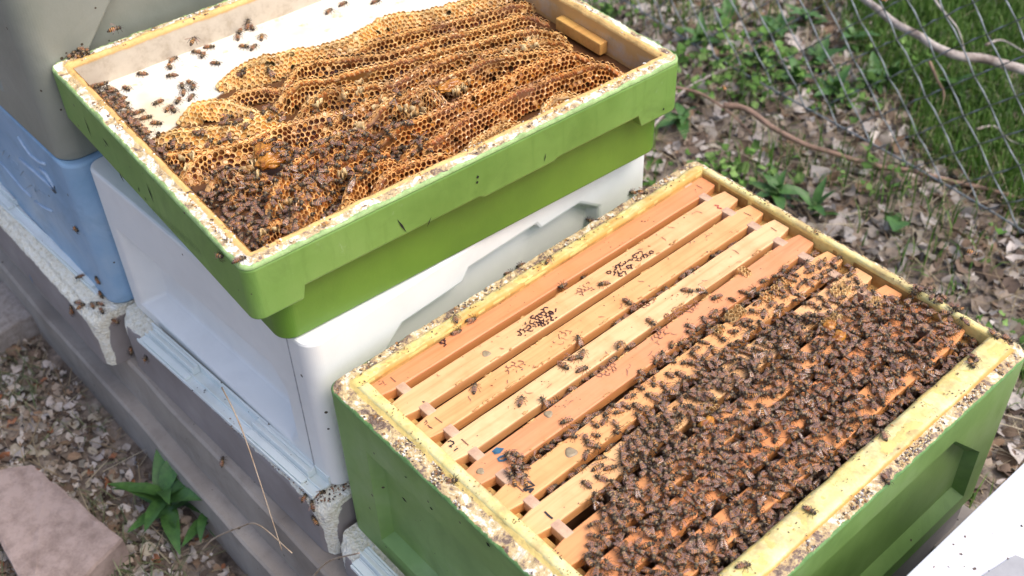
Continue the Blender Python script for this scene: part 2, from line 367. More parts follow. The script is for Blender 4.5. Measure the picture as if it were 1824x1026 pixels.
def wallB_mat():
    m, n, l, b = newmat('stained_inner_wall')
    v = coords(n, l)
    c = ramp(n, l, noi(n, l, v, 40, 4, 0.7), [(0.3, (0.40, 0.33, 0.24)), (0.5, (0.54, 0.47, 0.37)), (0.8, (0.62, 0.55, 0.44))])
    a = n.new('ShaderNodeAttribute'); a.attribute_name = 'stain'
    st = noi(n, l, v, 22, 5, 0.7)
    c = mix(n, l, math_(n, l, 'MULTIPLY', mask(n, l, math_(n, l, 'ADD', a.outputs['Fac'], math_(n, l, 'MULTIPLY', math_(n, l, 'SUBTRACT', st, 0.5), 1.1)), 0.4, 0.75), 0.85), c, (0.62, 0.36, 0.10))
    l.new(c, b.inputs['Base Color']); b.inputs['Roughness'].default_value = 0.5
    bump(n, l, b, st, 0.2, 0.001); return m
M['wallB'] = wallB_mat()
def ground_mat():
    m, n, l, b = newmat('leaf_strewn_soil')
    v = coords(n, l)
    f = noi(n, l, v, 14, 8, 0.75)
    soil = ramp(n, l, f, [(0.3, (0.035, 0.025, 0.018)), (0.42, (0.13, 0.10, 0.078)), (0.55, (0.28, 0.23, 0.19)), (0.72, (0.42, 0.36, 0.31))])
    gr = ramp(n, l, noi(n, l, v, 60, 6, 0.8), [(0.3, (0.018, 0.045, 0.008)), (0.6, (0.055, 0.120, 0.020)), (0.8, (0.11, 0.17, 0.04))])
    a = n.new('ShaderNodeAttribute'); a.attribute_name = 'lawn'
    mk = mask(n, l, math_(n, l, 'ADD', a.outputs['Fac'], math_(n, l, 'MULTIPLY', math_(n, l, 'SUBTRACT', noi(n, l, v, 5, 5, 0.7), 0.5), 0.8)), 0.4, 0.6)
    l.new(mix(n, l, mk, soil, gr), b.inputs['Base Color']); b.inputs['Roughness'].default_value = 0.95
    bump(n, l, b, f, 1.0, 0.02); return m
M['ground'] = ground_mat()

# ------------------------------------------------------------------ ground
def build_ground():
    def graded(lo, hi, c0, c1, fine, coarse):
        a = list(np.arange(c0, c1, fine)); x = c1; st = fine
        while x < hi: a.append(x); st = min(st*1.35, coarse); x += st
        a.append(hi); x = c0-fine; st = fine; left = []
        while x > lo: left.append(x); st = min(st*1.35, coarse); x -= st
        left.append(lo); return np.array(left[::-1]+a)
    xs = graded(-120, 120, -2.2, 1.8, 0.03, 20); ys = graded(-60, 200, -1.0, 3.4, 0.03, 20)
    X, Y = np.meshgrid(xs, ys); Z = np.zeros_like(X)
    flat = []
    for x, y in zip(X.ravel(), Y.ravel()):
        z = GZ + 0.018*noise.noise(Vector((x*2.2, y*2.2, 0))) + (0.008*noise.noise(Vector((x*11, y*11, 3))) if abs(x) < 3 and abs(y) < 5 else 0)
        flat.append(z)
    V = np.stack([X.ravel(), Y.ravel(), np.array(flat)], 1)
    nx = len(xs); F = [(j*nx+i, j*nx+i+1, (j+1)*nx+i+1, (j+1)*nx+i) for j in range(len(ys)-1) for i in range(nx-1)]
    lawn = np.clip((V[:, 1]-1.50-0.65*np.maximum(0, -V[:, 0]-0.08))/0.3+0.45, 0, 1)
    o = mesh('ground', V, F, M['ground'], smooth=True, attrs={'lawn': lawn})
    tag(o, 'leaf-strewn bare soil turning to lawn beyond the fence', kind='structure')
    return o
build_ground()
def gz(x, y): return GZ + 0.018*noise.noise(Vector((x*2.2, y*2.2, 0))) + 0.008*noise.noise(Vector((x*11, y*11, 3)))

# ------------------------------------------------------------------ hive shells
def shell(name, W, L, z0, z1, r, mat, parent, recesses={}, tin=0.03, bevel=0.0025, zin=None, top=None):
    """hollow box wall: 4 flat faces (each may carry a hand-hold recess), rounded corners, bottom. local: x 0..W, y 0..L"""
    V = []; F = []
    def face(side, P):
        if side == 'front': return (P[0], P[2], P[1])            # y = depth
        if side == 'back':  return (W-P[0], L-P[2], P[1])
        if side == 'right': return (W-P[2], P[0], P[1])
        if side == 'left':  return (P[2], L-P[0], P[1])
    for side in ('front', 'right', 'back', 'left'):
        wid = W if side in ('front', 'back') else L
        outer = [(r, z0), (wid-r, z0), (wid-r, z1), (r, z1)]
        # subdivide the outline a bit so that long faces bend nowhere but still hold attributes
        if side in recesses:
            hole, dep, inner = recesses[side]
            tri = tessellate_polygon([[Vector((a, b, 0)) for a, b in outer], [Vector((a, b, 0)) for a, b in hole]])
            allp = outer+hole; base = len(V)
            V += [face(side, (a, b, 0)) for a, b in allp]
            for t in tri:
                p = [Vector((*allp[i], 0)) for i in t]
                cr = (p[1]-p[0]).cross(p[2]-p[0]).z
                F.append(tuple(base+i for i in (t if cr > 0 else t[::-1])))
            hb = base+len(outer); ib = len(V); V += [face(side, (a, b, dep)) for a, b in inner]
            nh = len(hole)
            for i in range(nh):
                j = (i+1) % nh
                F.append((hb+i, ib+i, ib+j, hb+j)) if False else F.append((hb+i, hb+j, ib+j, ib+i))
            F.append(tuple(ib+i for i in range(nh)))
        else:
            base = len(V); V += [face(side, (a, b, 0)) for a, b in outer]; F.append((base, base+1, base+2, base+3))
    n = 14
    for (cx, cy, a0) in ((r, r, math.pi), (W-r, r, 1.5*math.pi), (W-r, L-r, 0), (r, L-r, 0.5*math.pi)):
        base = len(V)
        for k in range(n+1):
            a = a0+0.5*math.pi*k/n; V += [(cx+r*math.cos(a), cy+r*math.sin(a), z0), (cx+r*math.cos(a), cy+r*math.sin(a), z1)]
        for k in range(n): F.append((base+2*k, base+2*k+2, base+2*k+3, base+2*k+1))
    # horizontal outline for top ring and bottom
    def outline(off, rr):
        pts = []
        for (cx, cy, a0) in ((r, r, math.pi), (W-r, r, 1.5*math.pi), (W-r, L-r, 0), (r, L-r, 0.5*math.pi)):
            for k in range(n+1):
                a = a0+0.5*math.pi*k/n
                if rr > 0: pts.append((cx+(r-off)*math.cos(a), cy+(r-off)*math.sin(a)))
        return pts
    o1 = outline(0, 1); N = len(o1)
    base = len(V); V += [(x, y, z0) for x, y in o1]; F.append(tuple(base+i for i in reversed(range(N))))
    if top == 'closed':
        base = len(V); V += [(x, y, z1) for x, y in o1]; F.append(tuple(base+i for i in range(N)))
    elif top == 'ring':
        base = len(V); V += [(x, y, z1) for x, y in o1]
        inn = [(min(max(x, tin), W-tin), min(max(y, tin), L-tin)) for x, y in o1]
        V += [(x, y, z1) for x, y in inn]; zz = zin if zin is not None else z0+0.01
        V += [(x, y, zz) for x, y in inn]
        for i in range(N):
            j = (i+1) % N
            F.append((base+i, base+j, base+N+j, base+N+i)); F.append((base+N+i, base+N+j, base+2*N+j, base+2*N+i))
        F.append(tuple(base+2*N+i for i in range(N)))
    bm = bmesh.new(); vs = [bm.verts.new(v) for v in V]
    for f in F:
        try: bm.faces.new([vs[i] for i in f])
        except ValueError: pass
    bmesh.ops.remove_doubles(bm, verts=bm.verts, dist=1e-5)
    bmesh.ops.dissolve_degenerate(bm, edges=bm.edges, dist=1e-6)
    me = bpy.data.meshes.new(name); bm.to_mesh(me); bm.free(); me.materials.append(mat)
    o = bpy.data.objects.new(name, me); link(o, parent)
    b = o.modifiers.new('bevel', 'BEVEL'); b.width = bevel; b.segments = 2; b.limit_method = 'ANGLE'; b.angle_limit = R(25)
    return o

def rim(name, W, L, r, inner, split, heights, z, mat, parent, step=0.0022, nt=16, rough=0.0016, drop=0.004, tz=0.0):
    """crumbly top edge: swept all round between the outer rounded rectangle and the inner rectangle.
    inner = (x0,y0,x1,y1); split = share of the width that is dirt, per side (front,right,back,left)"""
    out = []; inn = []; sp = []
    x0, y0, x1, y1 = inner
    def line(a, b, c, d, s, t):
        n = max(2, int(math.hypot(b[0]-a[0], b[1]-a[1])/step))
        for i in range(n):
            k = i/n; out.append((a[0]+(b[0]-a[0])*k, a[1]+(b[1]-a[1])*k)); inn.append((c[0]+(d[0]-c[0])*k, c[1]+(d[1]-c[1])*k)); sp.append(s+(t-s)*k)
    def arc(cx, cy, a0, c, s, t):
        n = max(3, int(0.5*math.pi*r/step))
        for i in range(n):
            k = i/n; a = a0+0.5*math.pi*k; out.append((cx+r*math.cos(a), cy+r*math.sin(a))); inn.append(c); sp.append(s+(t-s)*k)
    f, ri, ba, le = split
    arc(r, r, math.pi, (x0, y0), le, f); line((r, 0), (W-r, 0), (x0, y0), (x1, y0), f, f)
    arc(W-r, r, 1.5*math.pi, (x1, y0), f, ri); line((W, r), (W, L-r), (x1, y0), (x1, y1), ri, ri)
    arc(W-r, L-r, 0, (x1, y1), ri, ba); line((W-r, L), (r, L), (x1, y1), (x0, y1), ba, ba)
    arc(r, L-r, 0.5*math.pi, (x0, y1), ba, le); line((0, L-r), (0, r), (x0, y1), (x0, y0), le, le)
    out = np.array(out); inn = np.array(inn); sp = np.array(sp); N = len(out)
    T = np.linspace(0, 1, nt); V = []; zone = []
    hz = np.array([h[0] for h in heights]); hh = np.array([h[1] for h in heights])
    for j, t in enumerate(T):
        zn = np.where(t < sp, t/sp, 1+(t-sp)/(1-sp+1e-6))
        h = np.interp(zn, hz, hh)
        P = out*(1-t)+inn*t
        for i in range(N):
            p = P[i]; q = Vector((p[0]*160, p[1]*160, 1.7)); q2 = Vector((p[0]*420, p[1]*420, 9)); q3 = Vector((p[0]*30, p[1]*30, 4))
            a = rough*(1.0 if zn[i] < 1 else 0.45)
            e = min(1, t*12)
            dz = e*(a*noise.noise(q)+0.7*a*noise.noise(q2)+1.2*a*noise.noise(q3))
            wob = 0.0012*noise.noise(Vector((p[0]*45, p[1]*45, 20+t)))*(1 if 0 < j else 0.25)
            V.append((p[0]+wob, p[1]+wob, z+h[i]+dz)); zone.append(zn[i])
    # skirts: down outside a little and down inside
    for src, dz in ((0, -drop), (nt-1, -0.014)):
        for i in range(N):
            v = V[src*N+i]; V.append((v[0], v[1], z+dz)); zone.append(zone[src*N+i])
    F = []
    for j in range(nt-1):
        for i in range(N):
            k = (i+1) % N; F.append((j*N+i, j*N+k, (j+1)*N+k, (j+1)*N+i))
    for i in range(N):
        k = (i+1) % N
        F.append((nt*N+i, nt*N+k, k, i)); F.append(((nt-1)*N+i, (nt-1)*N+k, (nt+1)*N+k, (nt+1)*N+i))
    return mesh(name, V, F, mat, parent, smooth=True, attrs={'zone': zone})

def grid_strip(name, x0, x1, y0, y1, z0, z1, mat, parent, amp=0.0012, step=0.004, amber=None, round_=0.003):
    """bar with a slightly wavy, rounded top"""
    nx = max(4, int((x1-x0)/step)); ny = max(4, int((y1-y0)/step)); V = []; A = []
    for j in range(ny+1):
        for i in range(nx+1):
            u, v = i/nx, j/ny; x = x0+(x1-x0)*u; y = y0+(y1-y0)*v
            ex = min(u, 1-u)*(x1-x0); ey = min(v, 1-v)*(y1-y0); e = min(ex, ey)
            z = z1 - (max(0, round_-e)/round_)**2*round_*0.7 + amp*noise.noise(Vector((x*60, y*60, 5)))+0.5*amp*noise.noise(Vector((x*200, y*200, 8)))
            V.append((x, y, z)); A.append(amber(u, v) if amber else 0)
    N = (nx+1)*(ny+1); n1 = nx+1
    F = [(j*n1+i, j*n1+i+1, (j+1)*n1+i+1, (j+1)*n1+i) for j in range(ny) for i in range(nx)]
    border = [i for i in range(nx+1)]+[j*n1+nx for j in range(1, ny+1)]+[ny*n1+i for i in range(nx-1, -1, -1)]+[j*n1 for j in range(ny-1, 0, -1)]
    b0 = len(V)
    for k in border: V.append((V[k][0], V[k][1], z0)); A.append(A[k])
    nb = len(border)
    for k in range(nb): F.append((b0+k, b0+(k+1) % nb, border[(k+1) % nb], border[k]))
    return mesh(name, V, F, mat, parent, smooth=True, attrs={'amber': A})

# ---------------- floors (bottom boards)
def bottom_board(loc, yaw, W, L, H, label, wear_left=True, wearh=0.016):
    t = empty('bottom_board', loc, yaw); tag(t, label, 'hive floor', 'grey foam bottom boards under the hives')
    V = []; F = []; wear = []
    st = 0.005
    def patch(o, a, b, na, nb, fn):
        base = len(V)
        for j in range(nb+1):
            for i in range(na+1):
                p = Vector(o)+Vector(a)*(i/na)+Vector(b)*(j/nb)
                dx = min(abs(p.x-W), abs(p.x) if wear_left else 9); dy = abs(p.y); dt = H-p.z
                w = 0.0
                if dt < 1e-5: w = 1.4-0.0*dy
                else:
                    w = max(w, 1-dt/wearh*0.9)
                    if max(dx, dy) < 0.05: w = max(w, 1.05-max(dx, dy)/(0.010+0.022*max(0, 1-dt/0.05))*0.55)
                # rounded / crumbly front corner and top edge
                cx = p.x; cy = p.y; cz = p.z
                if dx < 0.02 and dy < 0.02:
                    k = (1-dx/0.02)*(1-dy/0.02); s = 1 if abs(p.x-W) < 0.03 else -1
                    cx -= s*0.006*k; cy += 0.006*k
                if dt < 0.012 and dy < 0.012: k = (1-dt/0.012)*(1-dy/0.012); cy += (0.006 if wearh < 0.02 else 0.012)*k; cz -= 0.006*k
                q = Vector((cx*50, cy*50, cz*50)); nn = noise.noise(q)*0.0016*min(1, max(0, w))
                V.append((cx+nn, cy+nn, cz+nn)); wear.append(w)
        for j in range(nb):
            for i in range(na): F.append(tuple(base+k for k in (j*(na+1)+i, j*(na+1)+i+1, (j+1)*(na+1)+i+1, (j+1)*(na+1)+i)))
    nx, ny, nz = int(W/st), 24, int(H/st)
    patch((0, 0, 0), (W, 0, 0), (0, 0, H), nx, nz, None)
    patch((W, 0, 0), (0, L, 0), (0, 0, H), 100, nz, None)
    patch((0, L, 0), (0, -L, 0), (0, 0, H), 100, nz, None)
    patch((0, 0, H), (W, 0, 0), (0, 0.12, 0), nx, ny, None)
    patch((0, 0.12, H), (W, 0, 0), (0, L-0.12, 0), nx//4, 8, None)
    bm = bmesh.new(); la = bm.verts.layers.float.new('wear'); vs = [bm.verts.new(v) for v in V]
    for v, w in zip(vs, wear): v[la] = w
    for f in F: bm.faces.new([vs[i] for i in f])
    bmesh.ops.remove_doubles(bm, verts=bm.verts, dist=1e-4)
    me = bpy.data.meshes.new('foam_body'); bm.to_mesh(me); bm.free(); me.materials.append(M['foamfloor'])
    me.polygons.foreach_set('use_smooth', np.ones(len(me.polygons), dtype=bool))
    link(bpy.data.objects.new('foam_body', me), t)
    return t

def entrance(parent, x0, x1, yaw, y0, z, closers, w=0.030):
    """ribbed rail lying on the floor in front of the hive body with sliding closers"""
    b = MB()
    b.box(0, x1-x0, 0, w, 0, 0.0035); b.box(0, x1-x0, 0, 0.0025, 0.0035, 0.006); b.box(0, x1-x0, 0.013, 0.0150, 0.0035, 0.008)
    b.box(0, x1-x0, w-0.003, w, 0.0035, 0.017)
    b.build('entrance_rail', M['alu'], parent, bevel=0.0006, loc=(x0, y0, z), rot=(0, 0, yaw))
    for a, c in closers:
        k = MB()
        k.box(a, c, 0.0028, 0.0126, 0.0038, 0.0085); k.box(a, c, 0.0154, w-0.0034, 0.0038, 0.0150); k.box(a, c, 0.0150, 0.0180, 0.0150, 0.0185)
        k.box(a, c, 0.0225, w-0.0034, 0.0150, 0.0175)
        k.build('entrance_closer', M['alu'], parent, bevel=0.0006, loc=(x0, y0, z), rot=(0, 0, yaw))

FZ = -0.305
# floor under the white hive, the blue hive, the open green hive
fw = bottom_board((-0.500, -0.052, FZ), R(2.0), 0.497, 0.64, 0.0995, 'grey foam bottom board under the white hive box, cream foam showing at its worn corner')
entrance(fw, 0.075, 0.472, R(1.6), -0.010+0.002, 0.1003, [(0.012, 0.118), (0.255, 0.372)])
fb = bottom_board((-1.006, -0.086, FZ), 0, 0.499, 0.68, 0.0995, 'grey foam bottom board under the blue hive box with a wide white worn ledge', wearh=0.030)
entrance(fb, 0.0, 0.455, R(2.6), -0.002+0.012, 0.1003, [(0.05, 0.175), (0.30, 0.44)])
fa = bottom_board((0.004, -0.034, -0.352), 0, 0.492, 0.62, 0.1000, 'grey foam bottom board under the open green hive, rounded cream corner')
entrance(fa, 0.050, 0.46, R(0.5), -0.008, 0.1003, [(0.0, 0.16), (0.25, 0.40)])

# ---------------- white hive box
wb = empty('hive_box', (-0.5046, -0.0244, -0.2045), R(2.4))
tag(wb, 'smooth white hive box carrying the raised green super', 'hive box')
Wp = lambda u, z: (u, z+0.2045)
shell('box_wall', 0.487, 0.57, 0, 0.2495, 0.020, M['white'], wb, {
    'front': ([Wp(0.040, -0.182), Wp(0.400, -0.182), Wp(0.418, -0.160), Wp(0.418, -0.075), Wp(0.395, -0.045), Wp(0.040, -0.045)], 0.034,
              [Wp(0.062, -0.168), Wp(0.375, -0.168), Wp(0.392, -0.150), Wp(0.392, -0.090), Wp(0.375, -0.070), Wp(0.062, -0.070)]),
    'right': ([Wp(0.085, -0.13), Wp(0.47, -0.13), Wp(0.47, -0.028), Wp(0.432, 0.000), Wp(0.360, 0.000), Wp(0.352, 0.012), Wp(0.238, 0.012), Wp(0.226, -0.004), Wp(0.130, -0.006), Wp(0.105, -0.030)], 0.018,
              [Wp(0.095, -0.12), Wp(0.462, -0.12), Wp(0.462, -0.034), Wp(0.429, -0.008), Wp(0.362, -0.008), Wp(0.354, 0.004), Wp(0.239, 0.004), Wp(0.229, -0.012), Wp(0.134, -0.014), Wp(0.112, -0.036)])},
    tin=0.04, top='ring', bevel=0.004)
# thin seam line moulded into the front beside the corner
sm = MB(); sm.tube([(0.448, -0.0004, 0.245), (0.4475, -0.0004, 0.12), (0.446, -0.0004, 0.006)], 0.0008, 4); sm.build('moulding_seam', simple('seam_grey', (0.42, 0.42, 0.44), 0.6, bumpy=0), wb)

# ---------------- blue hive box
bb = empty('hive_box', (-1.003, -0.048, -0.2045), 0)
tag(bb, 'pale blue hive box with raised oval emblem on its front', 'hive box')
shell('box_wall', 0.497, 0.60, 0, 0.2490, 0.026, M['blue'], bb, {}, tin=0.04, top='ring', bevel=0.004)
def emblem():
    k = MB()
    def on(px, py): p = bp(px, py, 'y', -0.048); return (p.x+1.003, -0.0008, p.z+0.2045)
    k.tube([on(*q) for q in ((33, 243), (42, 258), (56, 277), (70, 288), (82, 292))], 0.0022, 6)
    k.tube([on(*q) for q in ((0, 288), (18, 308), (40, 335), (56, 350))], 0.0018, 6)
    k.tube([on(*q) for q in ((64, 358), (78, 369), (94, 376))], 0.0022, 6)
    k.tube([on(*q) for q in ((36, 283), (60, 303), (85, 325), (100, 341), (96, 330), (84, 310), (72, 300))], 0.0030, 6)
    def on(px, py): p = bp(px, py, 'y', -0.048); return (p.x+1.003, 0.0003, p.z+0.2045)
    for pts in (((12, 270), (18, 276), (14, 282), (22, 290)), ((22, 283), (32, 294), (28, 300), (38, 306)), ((34, 296), (42, 305), (36, 312), (46, 318)), ((48, 318), (56, 330), (48, 334)), ((60, 328), (64, 342), (70, 338), (74, 350)), ((68, 336), (80, 346), (76, 352)), ((2, 262), (8, 268), (4, 276))):
        k.tube([on(*q) for q in pts], 0.0009, 5)
    k.build('raised_emblem', simple('lightened_blue_paint', (0.42, 0.53, 0.66), 0.5, (0.34, 0.46, 0.60), 60, 0.1), bb, smooth=True)  # lighter blue painted in to offset the dark shading of the relief
emblem()
# ---------------- grey hive box on the blue one
gb = empty('hive_box', (-1.012, -0.050, 0.0455), R(0.5))
tag(gb, 'grey green hive box standing on the blue hive box', 'hive box')
Gp = lambda v, z: (v, z-0.0455)
shell('box_wall', 0.495, 0.60, 0, 0.30, 0.030, M['grey'], gb, {
    'front': ([Gp(0.06, 0.09), Gp(0.345, 0.09), Gp(0.345, 0.30), Gp(0.06, 0.30)], 0.012, [Gp(0.085, 0.11), Gp(0.325, 0.11), Gp(0.325, 0.28), Gp(0.085, 0.28)]),
    'right': ([Gp(0.055, 0.12), Gp(0.545, 0.12), Gp(0.545, 0.30), Gp(0.20, 0.325), Gp(0.075, 0.185)], 0.020,
              [Gp(0.065, 0.13), Gp(0.535, 0.13), Gp(0.535, 0.292), Gp(0.204, 0.316), Gp(0.084, 0.18)])}, tin=0.04, top='closed', bevel=0.004)
gl = empty('hive_cover', (-1.020, -0.058, 0.346), R(0.5)); tag(gl, 'grey lid closing the grey green hive box', 'hive lid')
shell('lid_shell', 0.511, 0.616, 0, 0.05, 0.032, M['grey'], gl, {}, top='closed')

# ---------------- open green hive box (A)
WA, LA = 0.500, 0.607
ga = empty('hive_box', (0, 0, -0.2515), 0)
tag(ga, 'open green hive box in front, its yellow lipped rim around ten wooden frames', 'hive box')
Ap = lambda u, z: (u, z+0.2515)
shell('box_wall', WA, LA, 0, 0.2475, 0.016, M['green2'], ga, {
    'front': ([Ap(0.066, -0.222), Ap(0.434, -0.222), Ap(0.434, -0.056), Ap(0.066, -0.056)], 0.046,
              [Ap(0.096, -0.176), Ap(0.404, -0.176), Ap(0.404, -0.064), Ap(0.096, -0.064)]),
    'right': ([Ap(0.045, -0.225), Ap(0.565, -0.225), Ap(0.562, -0.137), Ap(0.475, -0.046), Ap(0.135, -0.046), Ap(0.045, -0.137)], 0.040,
              [Ap(0.075, -0.182), Ap(0.535, -0.182), Ap(0.532, -0.137), Ap(0.460, -0.056), Ap(0.150, -0.056), Ap(0.075, -0.137)])},
    tin=0.014, top='ring', bevel=0.003)
IA = (0.0285, 0.0365, 0.4550, 0.5905)
rim('rim', WA, LA, 0.016, IA, (0.52, 0.36, 0.56, 0.50), [(0, -0.0025), (0.12, 0.000), (0.9, 0.0005), (1.0, -0.0012), (1.12, 0.0035), (1.5, 0.0045), (1.9, 0.0035), (2.0, 0.0008)], 0.2515, M['rimA'], ga)
# bright yellow painted lips on the two short sides and the wide wax-yellow one on the right
grid_strip('painted_lip', 0.030, 0.4545, 0.0225, 0.0360, 0.2415, 0.2575, M['lip'], ga, amp=0.0008)
grid_strip('painted_lip', 0.030, 0.4545, 0.5912, 0.6000, 0.2415, 0.2570, M['lip'], ga, amp=0.0008)
grid_strip('painted_lip', 0.0150, 0.0285, 0.036, 0.590, 0.2415, 0.2565, M['lip'], ga, amp=0.0020, amber=lambda u, v: 0.3+0.5*u)
grid_strip('painted_lip', 0.4560, 0.4860, 0.010, 0.594, 0.2415, 0.2562, M['lip'], ga, amp=0.0022, amber=lambda u, v: 0.15+(0.7 if u > 0.88 else 0)+0.35*max(0, v-0.8)*5)
# inner ledges that carry the frame lugs
lg = MB(); lg.box(0.0305, 0.4545, 0.0305, 0.052, 0.2515-0.060, 0.2515-0.0185); lg.box(0.0305, 0.4545, 0.578, 0.5965, 0.2515-0.060, 0.2515-0.0185)
_v=lg.v; _f=lg.f
for q in range(2):
    b_ = MB(); b_.add(_v[8*q:8*q+8], [tuple(i-8*q for i in f) for f in _f[6*q:6*q+6]]); b_.build('frame_ledge', M['innerA'], ga, bevel=0.001)
for (ax, ay, bx, by) in ((0.0302, 0.0366, 0.4548, 0.0366), (0.4548, 0.0366, 0.4548, 0.5903), (0.4548, 0.5903, 0.0302, 0.5903), (0.0302, 0.5903, 0.0302, 0.0366)):
    mesh('inner_lining', [(ax, ay, 0.04), (bx, by, 0.04), (bx, by, 0.2500), (ax, ay, 0.2500)], [(3, 2, 1, 0)], M['innerA'], ga)

# ---------------- frames
# centre lines measured at both ends of every top bar
fl = [0.0375, 0.0790, 0.1215, 0.1630, 0.2050, 0.2490, 0.2895, 0.3375, 0.3790, 0.4210]
fr = [0.0420, 0.0825, 0.1235, 0.1645, 0.2040, 0.2480, 0.2910, 0.3330, 0.3745, 0.4170]
LIGHT, ORANGE, MID = (0.78, 0.50, 0.20, 1), (0.66, 0.27, 0.085, 1), (0.76, 0.42, 0.145, 1)
fcol = [(0.68, 0.30, 0.11, 1), (0.78, 0.48, 0.20, 1), (0.76, 0.43, 0.155, 1), (0.78, 0.54, 0.24, 1), (0.68, 0.33, 0.13, 1), (0.77, 0.43, 0.15, 1), (0.78, 0.50, 0.20, 1), (0.72, 0.36, 0.12, 1), (0.70, 0.31, 0.095, 1), (0.70, 0.33, 0.10, 1)]
ordn = ['first', 'second', 'third', 'fourth', 'fifth', 'sixth', 'seventh', 'eighth', 'ninth', 'tenth']
flab = ['reddish hive frame at the left, plain grained top bar', 'second hive frame from the left with two dark netted propolis patches',
        'third hive frame from the left, sparse brown marks on its pale orange bar', 'fourth hive frame from the left, palest bar, marked 21',
        'fifth hive frame from the left with red lower end marked 10 in blue', 'sixth hive frame from the left with bold black digits and a grey dot',
        'seventh hive frame from the left, small black dash near its lower end', 'eighth hive frame from the left, orange and half hidden by bees',
        'ninth hive frame from the left, almost covered by the bee cluster', 'tenth hive frame, against the right wall under the bee cluster']
ZT = -0.0055
frames = []
for k in range(10):
    y0, y1 = 0.0395+rng.uniform(-.001, .001), 0.5880+rng.uniform(-.001, .001)
    xa, xb = fl[k], fr[k]; yaw = -math.atan2(xb-xa, y1-y0)
    t = empty('framed_comb', (xa, y0, ZT), yaw); tag(t, flab[k], 'hive frame', 'wooden frames in the open green hive')
    Lf = y1-y0; w = 0.0155
    # top bar: full-width body with a raised scraped face, rounded ends
    b = MB(); n = 26; secs = []
    for i in range(n+1):
        y = Lf*i/n; e = min(y, Lf-y); ww = w-(0.0035 if e < 1e-6 else 0)+0.0004*noise.noise(Vector((y*40, k*3.1, 0)))
        dz = 0.0005*noise.noise(Vector((y*12, k*7.7, 2)))
        secs.append([(-ww, y, -0.0145), (-ww, y, -0.0012+dz), (-ww+0.0012, y, dz), (ww-0.0012, y, dz), (ww, y, -0.0012+dz), (ww, y, -0.0145)])
    vs = [p for s in secs for p in s]; fs = []
    for i in range(n):
        for j in range(6):
            a, c = i*6+j, i*6+(j+1) % 6; fs.append((a, a+6, c+6, c))
    fs.append(tuple(range(6))); fs.append(tuple(reversed([n*6+j for j in range(6)])))
    b.add(vs, fs); tb = b.build('top_bar', M['wood'], t); tb.color = (min(0.84, fcol[k][0]*1.06), fcol[k][1]*0.98, fcol[k][2]*1.12+0.01, 1)
    # side bars
    for ys in (0.024, Lf-0.024-0.010):
        s = MB(); s.box(-0.0150, 0.0150, ys, ys+0.010, -0.225, -0.0150); o = s.build('side_bar', M['wood'], t, bevel=0.0006); o.color = (0.42, 0.18, 0.06, 1)
    # comb hanging below
    c = MB(); V = []; ny, nz = 60, 14
    c.box(-0.0115, 0.0115, 0.036, Lf-0.036, -0.215, -0.0150); c.build('comb', M['lug'], t, bevel=0.002)
    # shoulder blocks of the spacers bridging to the next bar
    if k < 9:
        xn0 = fl[k+1]-fl[k]
        for ys in (0.0185, Lf-0.0345):
            s = MB(); s.box(0.0125, xn0-0.0125, ys, ys+0.0120, -0.012, 0.0003+0.0003*(k % 3)); o = s.build('spacer', M['spacer'], t, bevel=0.0009); 
    frames.append(t)
sp0 = MB(); sp0.box(-0.0172, -0.0100, 0.0185, 0.0320, -0.012, 0.0012); sp0.build('spacer', M['spacer'], frames[0], bevel=0.0008)
sp0 = MB(); sp0.box(-0.0172, -0.0100, 0.515, 0.529, -0.012, 0.0012); sp0.build('spacer', M['spacer'], frames[0], bevel=0.0008)

def to_local(root, P):
    m = Matrix.Translation(root.location) @ Matrix.Rotation(root.rotation_euler[2], 4, 'Z')
    return m.inverted() @ Vector(P)
def stroke(root, pxs, width, mat, name='ink_mark', h=0.0007, z=None):
    """flat ribbon of ink / smear of wax lying on the bar"""
    zz = ZT if z is None else z
    pts = [to_local(root, bpz(x, y, zz)) for x, y in pxs]; V = []; F = []
    for i, p in enumerate(pts):
        d = (pts[min(i+1, len(pts)-1)]-pts[max(i-1, 0)]); d.z = 0
        if d.length < 1e-7: d = Vector((1, 0, 0))
        d.normalize(); nn = Vector((-d.y, d.x, 0))*width/2
        V += [p+nn+Vector((0, 0, h)), p-nn+Vector((0, 0, h))]
    for i in range(len(pts)-1): F.append((2*i, 2*i+1, 2*i+3, 2*i+2))
    return V, F
def strokes(root, lst, width, mat, name='ink_mark', label=None, h=0.0009):
    b = MB()
    for pxs in lst:
        V, F = stroke(root, pxs, width, mat, h=h); b.add(V, F)
    o = b.build(name, mat, root)
    if label: o['label'] = label
    return o
# numbers and pencil dashes (crop coordinates of the photograph)
c8 = lambda lst: [[(780+x/5.7, 780+y/5.7) for x, y in s] for s in lst]
strokes(frames[3], c8([[(100, 45), (125, 32), (160, 45), (165, 62), (140, 78), (112, 90), (130, 94), (145, 98)], [(165, 138), (185, 120), (205, 108)]]), 0.0016, M['ink'], label='small handwritten 21')
strokes(frames[3], c8([[(240, 15), (275, 45), (312, 80)]]), 0.0012, M['pencil'])
strokes(frames[4], c8([[(560, 150), (600, 112), (660, 118), (625, 150), (570, 160)], [(590, 130), (650, 128)]]), 0.0034, M['blueink'], label='blue handwritten 1')
strokes(frames[4], c8([[(740, 175), (690, 182), (640, 195), (612, 215), (625, 238), (670, 235), (700, 215)]]), 0.0026, M['blueink'], label='blue handwritten 0')
strokes(frames[5], c8([[(890, 440), (935, 455), (980, 488), (930, 500), (875, 522), (920, 530), (975, 522)], [(960, 530), (930, 562)], [(870, 520), (905, 545)]]), 0.0026, M['ink'], label='bold black handwritten digits')
strokes(frames[5], c8([[(800, 488), (840, 525), (870, 552)]]), 0.0014, M['pencil'])
